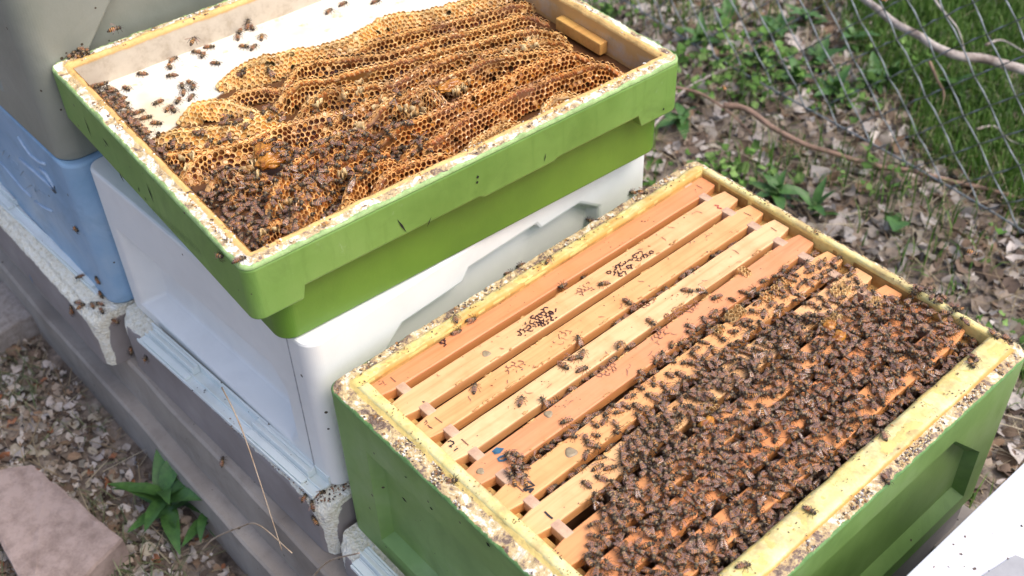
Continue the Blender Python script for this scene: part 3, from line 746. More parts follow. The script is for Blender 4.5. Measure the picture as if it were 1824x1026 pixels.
strokes(frames[6], c8([[(1085, 752), (1120, 790), (1165, 825)]]), 0.0022, M['ink'])
c7 = lambda lst: [[(560+x/5.7, 560+y/5.7) for x, y in s] for s in lst]
strokes(frames[0], c7([[(650, 690), (668, 678)], [(655, 715), (672, 712), (690, 700)], [(700, 695), (712, 705)], [(715, 720), (735, 712)], [(690, 680), (704, 688)]]), 0.0010, M['pencil'])
strokes(frames[0], c7([[(775, 640), (800, 665), (830, 690)]]), 0.0010, M['pencil'])
c9 = lambda lst: [[(560+x/2.85, 666+y/2.85) for x, y in s] for s in lst]
strokes(frames[2], c9([[(565, 235), (575, 250), (560, 262)], [(575, 262), (600, 280), (580, 270)], [(612, 222), (650, 250)], [(558, 250), (572, 240)]]), 0.0010, M['pencil'])
c3 = lambda lst: [[(1180+x/5.7, 260+y/5.7) for x, y in s] for s in lst]
strokes(frames[0], c3([[(345, 400), (405, 435)]]), 0.0010, M['pencil'])
strokes(frames[1], c3([[(530, 605), (570, 610), (560, 630), (605, 640)]]), 0.0022, M['redink'], label='small red mark')
strokes(frames[2], c3([[(825, 680), (900, 712)]]), 0.0010, M['pencil'])
strokes(frames[3], c3([[(1100, 830), (1160, 870)]]), 0.0010, M['pencil'])
# long thin knife scratches / smears on the bars
for k in range(1, 7):
    b = MB()
    for _ in range(11):
        y = rng.uniform(0.06, 0.50); x = rng.uniform(-0.012, 0.012); a = rng.uniform(0, 6.28); r0 = rng.uniform(0.0015, 0.004)
        p = Vector((x, y, 0.0008)); V = []; F = []
        for i in range(4):
            d = Vector((math.cos(a), math.sin(a), 0)); nn = Vector((-d.y, d.x, 0))*0.0005*rng.uniform(0.5, 1.4)
            V += [p+nn, p-nn]; p = p+d*r0; a += rng.uniform(-1.1, 1.1)
            if abs(p.x) > 0.014: break
        for i in range(len(V)//2-1): F.append((2*i, 2*i+1, 2*i+3, 2*i+2))
        if F: b.add(V, F)
    b.build('scrape_marks', M['burr'], frames[k])['kind'] = 'stuff'
# dark netted propolis patches: small cell outlines of dark wax standing on the bar
def net(root, cpx, rx, ry, n, mat=None, p=0.0052, name='propolis_patch', seed=0, tr=0.00085):
    rg = np.random.default_rng(seed); c = to_local(root, bpz(*cpx, ZT)); b = MB()
    for i in range(-6, 7):
        for j in range(-3, 4):
            x = (i+0.5*(j % 2))*p; y = j*p*0.866
            e = (x/ry)**2+(y/rx)**2
            if e > 1 or rg.random() < 0.18+0.3*e: continue
            pts = []
            s0 = rg.integers(0, 6); kk = rg.integers(2, 7)
            for q in range(kk):
                a = R(60*(q+s0)+30); pts.append((c.x+y+math.sin(a)*p*0.56+rg.normal()*0.0007, c.y+x+math.cos(a)*p*0.56+rg.normal()*0.0007, 0.0009))
            b.tube(pts, tr*rg.uniform(0.7, 1.3), 5)
    if b.v: b.build(name, mat or M['propolis'], root, smooth=True)
net(frames[1], (1108, 477), 0.0115, 0.020, 9, seed=1); net(frames[1], (1148, 452), 0.009, 0.018, 9, seed=5, tr=0.0006)
net(frames[1], (970, 565), 0.0115, 0.017, 9, seed=3); net(frames[1], (943, 583), 0.009, 0.016, 9, seed=4, tr=0.0006)
net(frames[0], (789, 610), 0.007, 0.010, 9, seed=6)
for (px, py, k, s) in ((1045, 515, 1, 7), (1000, 600, 2, 8), (915, 655, 2, 9), (1010, 640, 2, 10), (1140, 545, 2, 11), (1200, 560, 3, 13), (1180, 590, 4, 14), (1235, 545, 4, 15), (1080, 660, 4, 16)):
    net(frames[k], (px, py), 0.007, 0.013, 6, M['burr'], seed=s, tr=0.0005)
# grey dots of old propolis and a dark drop on the rim
def dot(root, px, py, r, mat, name, z=ZT, h=0.0018):
    c = to_local(root, bpz(px, py, z)); V = []; F = []; n = 16; rr = [(1, 0), (0.92, 0.6), (0.6, 1), (0.3, 0.85)]
    for q, (a, hh) in enumerate(rr):
        for k in range(n):
            t = 2*math.pi*k/n; g = 1+0.12*math.sin(3*t+px); V.append((c.x+r*a*g*math.cos(t), c.y+r*a*g*math.sin(t), c.z+h*hh))
    for q in range(3):
        for k in range(n): F.append((q*n+k, q*n+(k+1) % n, (q+1)*n+(k+1) % n, (q+1)*n+k))
    F.append(tuple(3*n+k for k in range(n)))
    return mesh(name, V, F, mat, root, smooth=True)
GREYP = simple('grey_propolis', (0.36, 0.28, 0.17), 0.5, (0.26, 0.20, 0.13), 200)
WR = simple('wax_ridge', (0.66, 0.40, 0.15), 0.4, (0.34, 0.14, 0.04), 160, 0.5, 0.002)
for k in range(1, 9):
    b = MB(); hi = 26 if k in (2, 4, 5, 6) else 12
    for _ in range(hi):
        y = rng.uniform(0.05, 0.50); L_ = rng.uniform(0.004, 0.020); sd = 1 if rng.random() < 0.65 else -1; x = sd*(0.0148-abs(rng.normal())*0.0008); pts = []
        n_ = max(3, int(L_/0.0022))
        for i in range(n_): pts.append((x+rng.normal()*0.0005, y+L_*i/n_, -0.0006+abs(rng.normal())*0.0008))
        b.tube(pts, rng.uniform(0.0006, 0.0013), 5)
    b.build('wax_ridge', WR, frames[k], smooth=True)['kind'] = 'stuff'
dot(frames[5], 1017, 806, 0.0068, GREYP, 'propolis_dot')
dot(frames[4], 856, 840, 0.0045, GREYP, 'propolis_dot'); dot(frames[4], 977, 738, 0.0050, GREYP, 'propolis_dot'); dot(frames[1], 866, 630, 0.0052, GREYP, 'propolis_dot', h=0.0008)

# ---------------- raised green super (B)
YB = -0.0594; WB, LB = 0.4985, 0.603
gs = empty('green_super', (-0.5190, -0.0228, 0.0470), YB)
tag(gs, 'shallow bright green super full of wild honeycomb, set crooked on the white hive', 'hive super')
RB = 0.1410                                   # rim height in local z
ML = gs
def super_body():
    # lower wall, inset
    ins = 0.020
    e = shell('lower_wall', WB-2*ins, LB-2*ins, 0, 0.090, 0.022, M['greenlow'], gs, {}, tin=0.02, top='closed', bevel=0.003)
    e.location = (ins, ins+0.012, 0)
    # upper band with deeper tabs at both ends of its long sides, swept outline
    top, tab, mid = RB-0.0045, RB-0.073, RB-0.056
    r = 0.014; N = []
    def lowz(u, v, side):
        if side in ('right', 'left'):
            a = v
            if a < 0.060 or a > 0.535: return tab
            return mid + (0.004 if 0.29 < a < 0.40 else 0)
        return tab
    pts = []; n = 12
    def arc(cx, cy, a0):
        for k in range(n+1):
            a = a0+0.5*math.pi*k/n; pts.append((cx+r*math.cos(a), cy+r*math.sin(a), tab))
    arc(r, r, math.pi); arc(WB-r, r, 1.5*math.pi)
    for v, z in ((0.058, tab), (0.062, mid), (0.29, mid), (0.297, mid-0.004), (0.40, mid-0.003), (0.405, mid), (0.533, mid), (0.539, tab)): pts.append((WB, v, z))
    arc(WB-r, LB-r, 0); arc(r, LB-r, 0.5*math.pi)
    for v, z in ((0.539, tab), (0.533, mid), (0.062, mid), (0.058, tab)): pts.append((0, v, z))
    K = len(pts); V = []; F = []
    t = 0.019
    for (x, y, z) in pts: V.append((x, y, top))
    for (x, y, z) in pts: V.append((x, y, z))
    for (x, y, z) in pts: V.append((min(max(x, t), WB-t), min(max(y, t), LB-t), z))
    for (x, y, z) in pts: V.append((min(max(x, t), WB-t), min(max(y, t), LB-t), top))
    for i in range(K):
        j = (i+1) % K
        F += [(K+i, K+j, j, i), (2*K+i, 2*K+j, K+j, K+i), (i, j, 3*K+j, 3*K+i)]
    mesh('upper_band', V, F, M['green'], gs, bevel=0.0025)
super_body()
IB = (0.021, 0.021, WB-0.021, LB-0.021)
rim('rim', WB, LB, 0.014, IB, (0.66, 0.64, 0.60, 0.66), [(0, -0.0025), (0.1, 0.000), (0.9, 0.001), (1.0, 0.0015), (1.5, 0.0025), (2.0, -0.001)], RB, M['rimB'], gs, rough=0.0018)
# inner walls and stained sheet that the combs stand on
ZS = 0.1020
_sp = [Matrix.Rotation(-YB, 4, 'Z') @ (bpz(px, py, 0.0470+0.1020)-Vector((-0.5190, -0.0228, 0.0470))) for px, py in ((255, 262), (305, 225), (345, 205), (380, 175), (430, 140), (500, 120), (600, 95), (690, 55), (780, 40), (900, -10))]
SX = [p.y for p in _sp]; SY = [p.x for p in _sp]
def inner_walls():
    V = []; F = []; st = []
    x0, y0, x1, y1 = 0.0225, 0.0225, WB-0.0225, LB-0.0225
    nz = 8; ring = []
    for a, b_, c, d in ((x0, y0, x1, y0), (x1, y0, x1, y1), (x1, y1, x0, y1), (x0, y1, x0, y0)):
        m = 60
        for i in range(m): ring.append((a+(c-a)*i/m, b_+(d-b_)*i/m, 0 if a == c else 1))
    K = len(ring)
    for j in range(nz+1):
        z = ZS-0.004+(RB-0.002-ZS+0.004)*j/nz
        for (x, y, s) in ring:
            V.append((x, y, z)); e = min(j, nz-j)/nz*2
            st.append((0.62 if y > 0.5 or (x > 0.3 and y > 0.4) else 0.0)+max(0, 0.75-e*2.2))
    for j in range(nz):
        for i in range(K):
            k = (i+1) % K; F.append((j*K+k, j*K+i, (j+1)*K+i, (j+1)*K+k))
    mesh('inner_wall', V, F, M['wallB'], gs, smooth=False, attrs={'stain': st})
    nx, ny = 60, 70; V = []; st = []
    for j in range(ny+1):
        for i in range(nx+1):
            x = x0+(x1-x0)*i/nx; y = y0+(y1-y0)*j/ny
            V.append((x, y, ZS+0.0008*noise.noise(Vector((x*20, y*20, 0)))))
            st.append(max(0, (x-np.interp(y, SX, SY))/0.02+0.35))
    F = [(j*(nx+1)+i, j*(nx+1)+i+1, (j+1)*(nx+1)+i+1, (j+1)*(nx+1)+i) for j in range(ny) for i in range(nx)]
    mesh('base_sheet', V, F, M['sheet'], gs, smooth=True, attrs={'stain': st})
inner_walls()
# wooden block screwed to the far wall
wbk = MB(); wbk.box(0.300, 0.388, LB-0.0360, LB-0.0225, ZS+0.004, ZS+0.021)
o = wbk.build('wooden_block', M['wood'], gs, bevel=0.0015); o.color = (0.66, 0.38, 0.10, 1)

# ---------------- honeycomb
def catmull(P, n):
    P = [np.array(p, float) for p in P]; P = [2*P[0]-P[1]]+P+[2*P[-1]-P[-2]]; out = []
    for i in range(1, len(P)-2):
        for k in range(n):
            t = k/n; a, b, c, d = P[i-1:i+3]
            out.append(0.5*((2*b)+(-a+c)*t+(2*a-5*b+4*c-d)*t*t+(-a+3*b-3*c+d)*t**3))
    out.append(P[-2]); return np.array(out)
SM = Matrix.Translation(Vector((-0.5190, -0.0228, 0.0470))) @ Matrix.Rotation(YB, 4, 'Z')
SMI = SM.inverted()
def honeycomb(px, zt, D, ang, colour, Db=0.012, p=0.0064, capped=0.05, honey=0.12, seed=0, dip=0.25, wav=0.0042, tw=0.0042, young=False, endtaper=0.05):
    rg = np.random.default_rng(seed+100); D = max(D, (zt-ZS-0.002)/math.cos(ang)) if seed not in (7, 8) else D
    crest = [SMI @ bpz(x, y, 0.0470+zt) for x, y in px]
    C = catmull([(c.x, c.y) for c in crest], 30)
    seg = np.hypot(*np.diff(C, axis=0).T); s = np.concatenate([[0], np.cumsum(seg)]); Ltot = s[-1]
    d0 = np.array([C[-1][0]-C[0][0], C[-1][1]-C[0][1]])
    def frame(t):
        t = min(max(t, 0), Ltot); x = np.interp(t, s, C[:, 0]); y = np.interp(t, s, C[:, 1])
        e = 0.006; xa, ya = np.interp(max(t-e, 0), s, C[:, 0]), np.interp(max(t-e, 0), s, C[:, 1]); xb, yb = np.interp(min(t+e, Ltot), s, C[:, 0]), np.interp(min(t+e, Ltot), s, C[:, 1])
        d = np.array([xb-xa, yb-ya]); d /= np.hypot(*d); return x, y, d[1], -d[0]   # normal = to the right of travel
    def prof(t):
        e = min(t, Ltot-t); k = 1-min(1, e/endtaper); 
        return zt - (zt-ZS)*dip*k*k*2.4 - 0.007*(0.5+0.5*noise.noise(Vector((t*24, seed*3.3, 0)))) - 0.0030*noise.noise(Vector((t*90, seed*5.3, 1)))
    def surf(t, d, side, depth=0.0):
        x, y, nx, ny = frame(t)
        a = ang*(1+0.30*noise.noise(Vector((t*20, seed*2.1, 7)))) if side > 0 else R(10)
        off = tw*0.5+d*math.sin(a)+wav*noise.noise(Vector((t*26, d*30, seed*1.7)))*min(1, 0.35+d/0.02)
        z = prof(t)-d*math.cos(a)
        # outward surface normal (for cell depth)
        nxx, nyy, nz = side*nx*math.cos(a), side*ny*math.cos(a), math.sin(a)
        return (x+side*nx*off-nxx*depth, y+side*ny*off-nyy*depth, z-nz*depth)
    V = []; F = []; Cc = []; mi = []
    def add(vs, fs, cols, m=0):
        b = len(V); V.extend(vs); Cc.extend(cols); F.extend([tuple(b+i for i in f) for f in fs]); mi.extend([m]*len(fs) if isinstance(m, int) else m)
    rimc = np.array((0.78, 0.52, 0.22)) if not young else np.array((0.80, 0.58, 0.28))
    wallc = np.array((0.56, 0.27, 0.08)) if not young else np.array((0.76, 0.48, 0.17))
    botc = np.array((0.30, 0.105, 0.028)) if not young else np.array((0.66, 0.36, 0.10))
    Rr = p/math.sqrt(3)
    for side, DD in ((1, D), (-1, Db)):
        rows = int(DD/(p*0.866)); colsN = int(Ltot/p)
        for j in range(rows):
            for i in range(colsN+1):
                t0 = (i+0.5*(j % 2))*p; dd = (j+(0.12 if side > 0 else 0.75))*p*0.866
                if t0 > Ltot-0.3*p or t0 < 0.3*p: continue
                if rg.random() < 0.025: continue
                jx, jy = rg.normal()*0.045*p, rg.normal()*0.045*p
                u = rg.random(); kind = 'honey' if u < honey else 'cap' if u < honey+capped else 'open'
                dep = {'open': 0.0075 if not young else 0.0030, 'honey': 0.0022, 'cap': 0.0004}[kind]
                rin = 0.80+0.05*rg.random(); vs = []; cl = []
                tint = 1+0.18*rg.normal(); rc = rimc*(0.92+0.12*rg.random())
                for q in range(6):
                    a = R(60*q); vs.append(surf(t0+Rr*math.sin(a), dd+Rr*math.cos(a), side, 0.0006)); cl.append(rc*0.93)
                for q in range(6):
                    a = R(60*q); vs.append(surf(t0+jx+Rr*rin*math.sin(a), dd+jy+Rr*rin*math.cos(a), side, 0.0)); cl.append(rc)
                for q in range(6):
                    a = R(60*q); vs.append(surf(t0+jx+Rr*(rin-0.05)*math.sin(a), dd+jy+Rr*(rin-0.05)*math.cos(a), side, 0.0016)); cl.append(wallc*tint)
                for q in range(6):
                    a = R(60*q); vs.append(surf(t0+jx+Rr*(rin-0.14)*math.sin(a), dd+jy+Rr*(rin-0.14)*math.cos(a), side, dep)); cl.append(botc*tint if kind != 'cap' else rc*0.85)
                fs = []
                for lay in range(3):
                    for q in range(6):
                        r_ = (q+1) % 6; a, b, c, d_ = lay*6+q, lay*6+r_, (lay+1)*6+r_, (lay+1)*6+q
                        fs.append((a, d_, c, b) if side > 0 else (a, b, c, d_))
                fs.append(tuple(18+q for q in (range(6) if side < 0 else range(5, -1, -1))))
                if kind == 'cap':
                    pass
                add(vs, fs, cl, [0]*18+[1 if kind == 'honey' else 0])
    # core under the cells, crest over the top, down to the base sheet on both sides
    n = max(8, int(Ltot/0.004)); prof_pts = []
    sec = []
    for i in range(n+1):
        t = Ltot*i/n; row = []
        x, y, nx, ny = frame(t); zc = prof(t)
        lo = surf(t, D, 1, 0.009); row.append((lo[0]+nx*0.003, lo[1]+ny*0.003, ZS-0.001))
        row.append(surf(t, D, 1, 0.0090)); row.append(surf(t, D*0.5, 1, 0.0090)); row.append(surf(t, 0.004, 1, 0.0075))
        row.append(surf(t, 0.0022, 1, 0.0010))
        for k in range(1, 5):
            a = math.pi*k/5; rr = (tw*0.5+0.0009)*(1+0.5*noise.noise(Vector((t*110, k, seed*2))))
            wv = wav*noise.noise(Vector((t*26, 0, seed*1.7)))*0.35
            row.append((x+nx*(rr*math.cos(a)+wv*math.cos(a)), y+ny*(rr*math.cos(a)+wv*math.cos(a)), zc-0.0022+0.0006*math.sin(a)+0.0016*noise.noise(Vector((t*170, k*0.6, seed)))))
        row.append(surf(t, 0.0022, -1, 0.0010)); row.append(surf(t, 0.004, -1, 0.0075)); row.append(surf(t, Db, -1, 0.0075))
        hi = surf(t, Db+0.004, -1, 0.0075); row.append((hi[0], hi[1], ZS-0.001)); sec.append(row)
    K = len(sec[0]); vs = [q for r_ in sec for q in r_]
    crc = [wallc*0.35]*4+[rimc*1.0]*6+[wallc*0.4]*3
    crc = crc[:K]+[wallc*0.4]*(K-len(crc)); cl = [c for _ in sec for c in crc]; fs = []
    for i in range(n):
        for j in range(K-1): fs.append((i*K+j, (i+1)*K+j, (i+1)*K+j+1, i*K+j+1))
    fs.append(tuple(range(K))); fs.append(tuple(reversed([n*K+j for j in range(K)])))
    add(vs, fs, cl)
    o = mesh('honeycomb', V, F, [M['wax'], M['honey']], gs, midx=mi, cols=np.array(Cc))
    o.color = (*colour, 1); return o

YOUNG = (1.0, 0.97, 0.86); TAN = (1.0, 0.90, 0.76); BROWN = (0.96, 0.84, 0.70); RED = (0.95, 0.76, 0.58)
HC = [
 ([(379, 130), (421, 112), (491, 90), (560, 76), (622, 60), (684, 24), (761, 12), (850, -14), (930, -42)], 0.128, 0.034, R(54), YOUNG, 0, True, 0.02, 0.02),
 ([(497, 132), (535, 108), (600, 98), (700, 84), (760, 64), (860, 40), (930, 18), (978, 12)], 0.134, 0.020, R(30), TAN, 1, False, 0.05, 0.03),
 ([(480, 168), (530, 143), (590, 130), (650, 115), (720, 98), (790, 80), (870, 60), (940, 44), (1010, 40)], 0.134, 0.022, R(27), TAN, 2, False, 0.10, 0.03),
 ([(520, 182), (575, 156), (640, 146), (700, 138), (745, 116), (800, 94), (870, 82), (950, 66), (1020, 52)], 0.135, 0.022, R(28), BROWN, 3, False, 0.30, 0.06),
 ([(640, 196), (690, 172), (735, 152), (775, 132), (830, 113), (880, 96), (960, 84), (1035, 70)], 0.136, 0.022, R(28), BROWN, 4, False, 0.30, 0.06),
 ([(383, 176), (420, 160), (462, 150), (505, 142)], 0.122, 0.02, R(50), TAN, 22, False, 0.02, 0.02),
 ([(610, 86), (680, 62), (740, 46), (800, 30), (880, 10), (960, -14)], 0.128, 0.02, R(34), TAN, 23, False, 0.04, 0.02),
 ([(272, 272), (300, 262), (345, 258), (390, 246)], 0.122, 0.02, R(52), TAN, 24, False, 0.04, 0.02),
 ([(395, 340), (430, 318), (470, 306), (505, 292)], 0.124, 0.02, R(52), RED, 25, False, 0.10, 0.02),
 ([(560, 214), (610, 196), (650, 176), (700, 158), (752, 142)], 0.132, 0.022, R(46), BROWN, 17, False, 0.25, 0.05),
 ([(660, 236), (700, 221), (745, 203), (788, 186), (844, 157), (893, 132), (963, 102), (1016, 84), (1062, 80)], 0.137, 0.022, R(26), RED, 5, False, 0.18, 0.04),
 ([(721, 172), (738, 157), (765, 153), (792, 163), (800, 176)], 0.137, 0.022, R(44), BROWN, 18, False, 0.35, 0.04),
 ([(700, 268), (735, 250), (770, 238), (823, 202), (867, 183), (910, 160), (998, 124), (1070, 104), (1122, 108)], 0.138, 0.026, R(27), RED, 6, False, 0.15, 0.02),
 ([(800, 272), (851, 238), (898, 210), (946, 198)], 0.138, 0.014, R(30), TAN, 7, True, 0.0, 0.03),
 ([(958, 196), (972, 172), (1002, 158), (1052, 150)], 0.138, 0.018, R(36), TAN, 8, True, 0.0, 0.03),
 ([(310, 200), (345, 180), (400, 172), (458, 178)], 0.122, 0.030, R(62), YOUNG, 9, True, 0.0, 0.0),
 ([(256, 232), (298, 226), (368, 220), (432, 208), (500, 172)], 0.124, 0.030, R(56), YOUNG, 10, True, 0.02, 0.02),
 ([(310, 292), (350, 266), (400, 252), (460, 232), (520, 208), (600, 192), (660, 176)], 0.132, 0.032, R(52), TAN, 11, False, 0.25, 0.05),
 ([(360, 310), (380, 296), (412, 292), (455, 296)], 0.134, 0.040, R(56), TAN, 12, False, 0.06, 0.02),
 ([(470, 352), (495, 310), (540, 268), (600, 240), (660, 214)], 0.134, 0.026, R(36), RED, 13, False, 0.15, 0.02),
 ([(510, 392), (535, 345), (575, 300), (640, 262), (690, 244)], 0.135, 0.026, R(36), RED, 14, False, 0.15, 0.02),
 ([(600, 352), (625, 315), (665, 285), (712, 262)], 0.136, 0.026, R(36), RED, 15, False, 0.10, 0.02),
 ([(655, 322), (690, 296), (735, 278), (790, 262), (822, 250)], 0.137, 0.024, R(34), RED, 16, False, 0.10, 0.02),
 ([(452, 405), (472, 388), (500, 380), (530, 386)], 0.130, 0.026, R(50), RED, 19, False, 0.10, 0.02),
 ([(508, 376), (515, 360), (532, 352), (548, 356)], 0.136, 0.026, R(52), TAN, 20, False, 0.02, 0.02),
 ([(588, 370), (606, 352), (632, 340), (655, 334)], 0.136, 0.018, R(44), TAN, 21, False, 0.02, 0.02),
]
for (px, zt, D, an, colr, sd, yg, hn, cp) in HC:
    honeycomb(px, zt-0.001, D, an, colr, seed=sd, young=yg, honey=hn, capped=cp, p={9: 0.0070, 10: 0.0070, 12: 0.0078, 11: 0.0070, 20: 0.0070}.get(sd, 0.0064))
# torn honey-wet wax lump
def blob(name, root, c, rx, ry, rz, mat, seed=0, n=14, amp=0.35, fr=140):
    V = []; F = []
    for i in range(n+1):
        th = math.pi*i/n
        for k in range(2*n):
            ph = math.pi*k/n; d = Vector((math.sin(th)*math.cos(ph), math.sin(th)*math.sin(ph), math.cos(th)))
            g = 1+amp*noise.noise(Vector((d.x*2.2+seed*3, d.y*2.2, d.z*2.2)))+amp*0.5*noise.noise(Vector((d.x*6+seed*3, d.y*6, d.z*6)))
            V.append((c[0]+d.x*rx*g, c[1]+d.y*ry*g, c[2]+d.z*rz*g))
    for i in range(n):
        for k in range(2*n): F.append((i*2*n+k, (i+1)*2*n+k, (i+1)*2*n+(k+1) % (2*n), i*2*n+(k+1) % (2*n)))
    return mesh(name, V, F, mat, root, smooth=True)
for q, (px, py, a, b_, h) in enumerate(((488, 278, 0.021, 0.012, 0.009), (470, 268, 0.012, 0.010, 0.006), (800, 148, 0.018, 0.008, 0.005), (470, 262, 0.010, 0.014, 0.006))):
    c = SMI @ bpz(px, py, 0.0470+0.130); blob('honey_lump', gs, (c.x, c.y, 0.126), b_, a, h, M['honey'], seed=q, n=30, amp=0.28)

def torn(pxs, n, label, seed, col, spread=0.02):
    rg = np.random.default_rng(seed); V = []; F = []
    for _ in range(n):
        px, py = pxs[int(rg.integers(0, len(pxs)))]; c = SMI @ bpz(px+rg.normal()*12, py+rg.normal()*5, 0.047+0.130); a = rg.uniform(0, 6.28); L_ = rg.uniform(0.004, 0.012); h = rg.uniform(0.003, 0.009); b = len(V)
        for i in range(6):
            t = i/5; x = c.x+math.cos(a)*L_*(t-.5)+rg.normal()*0.0006; y = c.y+math.sin(a)*L_*(t-.5)+rg.normal()*0.0006; lean = rg.normal()*0.001
            V += [(x, y, 0.118+rg.normal()*0.002), (x+lean, y+lean, 0.122+h*math.sin(math.pi*(0.15+0.7*t))+rg.normal()*0.0008)]
            a += rg.normal()*0.45
        for i in range(5): F.append((b+2*i, b+2*i+2, b+2*i+3, b+2*i+1))
    o = mesh('torn_wax', V, F, M['tornwax'], gs, smooth=True); o['kind'] = 'stuff'; o['label'] = label
    m_ = o.modifiers.new('thickness', 'SOLIDIFY'); m_.thickness = 0.0008
M['tornwax'] = simple('torn_wax', (0.74, 0.56, 0.28), 0.35, (0.42, 0.20, 0.06), 120, 0.4)
torn([(930, 75), (910, 82), (955, 66)], 30, 'pale torn wax near the far end', 1, 0); torn([(800, 140), (770, 160), (820, 150), (740, 190)], 35, 'ragged torn wax in the middle rows', 2, 0)
torn([(640, 150), (600, 160), (560, 175), (680, 170)], 24, 'white dried wax on the middle combs', 3, 0); torn([(345, 275), (450, 290), (500, 250), (600, 230), (650, 220)], 16, 'torn wax among the bees', 4, 0)
torn([(560, 330), (480, 400), (620, 300), (520, 360)], 8, 'torn wax in the near corner', 5, 0)
# ---------------- neighbouring hive at the right edge: white lid with a grey sheet
nb = empty('hive_cover', (0.5695, -0.03, -0.055), R(-0.8)); tag(nb, 'white lid of the neighbouring hive at the lower right corner', 'hive lid')
shell('lid_shell', 0.52, 0.72, 0, 0.055, 0.015, M['lid'], nb, {}, top='closed', bevel=0.003)
nbx = empty('hive_box', (0.585, 0.0, -0.352), R(-0.8)); tag(nbx, 'white hive box standing below the white lid', 'hive box')
shell('box_wall', 0.49, 0.60, 0, 0.2965, 0.02, M['white'], nbx, {}, top='closed')
a0, a1, a2 = bpz(1745, 1030, 0.002), bpz(1807, 991, 0.002), bpz(1840, 1004, 0.002)
e1 = (a0-a1); e2 = (a2-a1).normalized()*0.25; e1 = e1.normalized()*0.16
V = []; 
for z in (0.0008, 0.0048):
    for p in (a1, a1+e1, a1+e1+e2, a1+e2): V.append((p.x, p.y, z))
o = mesh('grey_tile', V, [(3, 2, 1, 0), (4, 5, 6, 7), (0, 1, 5, 4), (1, 2, 6, 5), (2, 3, 7, 6), (3, 0, 4, 7)], M['greysheet'], bevel=0.0005)
tag(o, 'flat light grey tile lying on the white lid', 'tile')

# ---------------- stand beams
def beam(loc, size, label, yaw=0, mat='plank', amp=0.003, name='stand_beam'):
    L_, W_, H_ = size; n = 90; V = []; F = []
    prof_ = [(0, 0), (0, H_*0.25), (0, H_*0.5), (0, H_*0.75), (0, H_-0.004), (0.004, H_), (W_*0.5, H_), (W_-0.004, H_), (W_, H_-0.004), (W_, 0)]
    K = len(prof_)
    for i in range(n+1):
        x = L_*i/n
        for (y, z) in prof_: 
            g = amp*noise.noise(Vector((x*6, y*20, z*20)))+0.3*amp*noise.noise(Vector((x*40, y*40, z*40)))
            V.append((x, y+g*(1 if y < W_/2 else -1), z+(g*0.6 if z > 0 else 0)))
    for i in range(n):
        for j in range(K): F.append((i*K+j, (i+1)*K+j, (i+1)*K+(j+1) % K, i*K+(j+1) % K))
    F.append(tuple(range(K))); F.append(tuple(reversed([n*K+j for j in range(K)])))
    o = mesh(name, V, F, M[mat], None, smooth=False, loc=loc, rot=(0, 0, yaw)); tag(o, label, 'beam', 'grey beams of the hive stand'); return o
beam((-2.4, -0.080, -0.400), (3.3, 0.09, 0.0945), 'upper grey stand beam running along under the hive floors', R(0.6))
beam((-2.4, -0.094, -0.515), (3.3, 0.11, 0.1145), 'lower grey stand beam resting on the soil', R(0.3))
beam((-2.4, 0.52, -0.515), (3.9, 0.09, 0.208), 'rear grey stand beam behind the hives', R(0.3))
b = MB(); b.box(0, 0.62, 0, 0.075, 0, 0.047); o = b.build('stand_block', M['branch_brown'], None, bevel=0.002, loc=(-0.12, 0.03, -0.4), rot=(0, 0, 0)); tag(o, 'brown weathered wood block between beam and front hive floor', 'block')

# ---------------- pavers at the lower left
def paver(pts, z, h, mat, label):
    K = len(pts); V = []; F = []; m = 24
    ring = []
    for i in range(K):
        a, c = Vector(pts[i]), Vector(pts[(i+1) % K])
        for k in range(m): 
            p = a+(c-a)*k/m; ring.append((p.x+0.003*noise.noise(Vector((p.x*60, p.y*60, 1))), p.y+0.003*noise.noise(Vector((p.x*60, p.y*60, 2)))))
    N = len(ring); cx = sum(p[0] for p in ring)/N; cy = sum(p[1] for p in ring)/N
    levels = [(1.0, 0), (1.0, h*0.5), (1.0, h-0.006), (0.985, h-0.001), (0.9, h), (0.6, h), (0.3, h)]
    for s_, zz in levels:
        for x, y in ring: V.append((cx+(x-cx)*s_, cy+(y-cy)*s_, z+zz+0.0012*noise.noise(Vector((x*50*s_, y*50*s_, zz*50)))))
    V.append((cx, cy, z+h))
    for l_ in range(len(levels)-1):
        for i in range(N): F.append((l_*N+i, l_*N+(i+1) % N, (l_+1)*N+(i+1) % N, (l_+1)*N+i))
    for i in range(N): F.append(((len(levels)-1)*N+i, (len(levels)-1)*N+(i+1) % N, len(V)-1))
    o = mesh('paving_block', V, F, mat, smooth=False); tag(o, label, 'paving block'); return o
ZP = GZ+0.052
q1 = [bpz(x, y, ZP) for x, y in ((-60, 842), (58, 826), (216, 958), (70, 1110))]
paver([(p.x, p.y, 0) for p in q1][::-1] if False else [(p.x, p.y, 0) for p in (q1[0], q1[3], q1[2], q1[1])], GZ-0.01, ZP-GZ+0.01, M['paver'], 'pinkish concrete paving block lying at the lower left corner')
q2 = [bpz(x, y, GZ+0.045) for x, y in ((-120, 520), (10, 500), (58, 560), (-60, 625))]
paver([(p.x, p.y, 0) for p in (q2[0], q2[3], q2[2], q2[1])], GZ-0.01, 0.055, M['paver2'], 'grey stone slab beside the stand at the left edge')

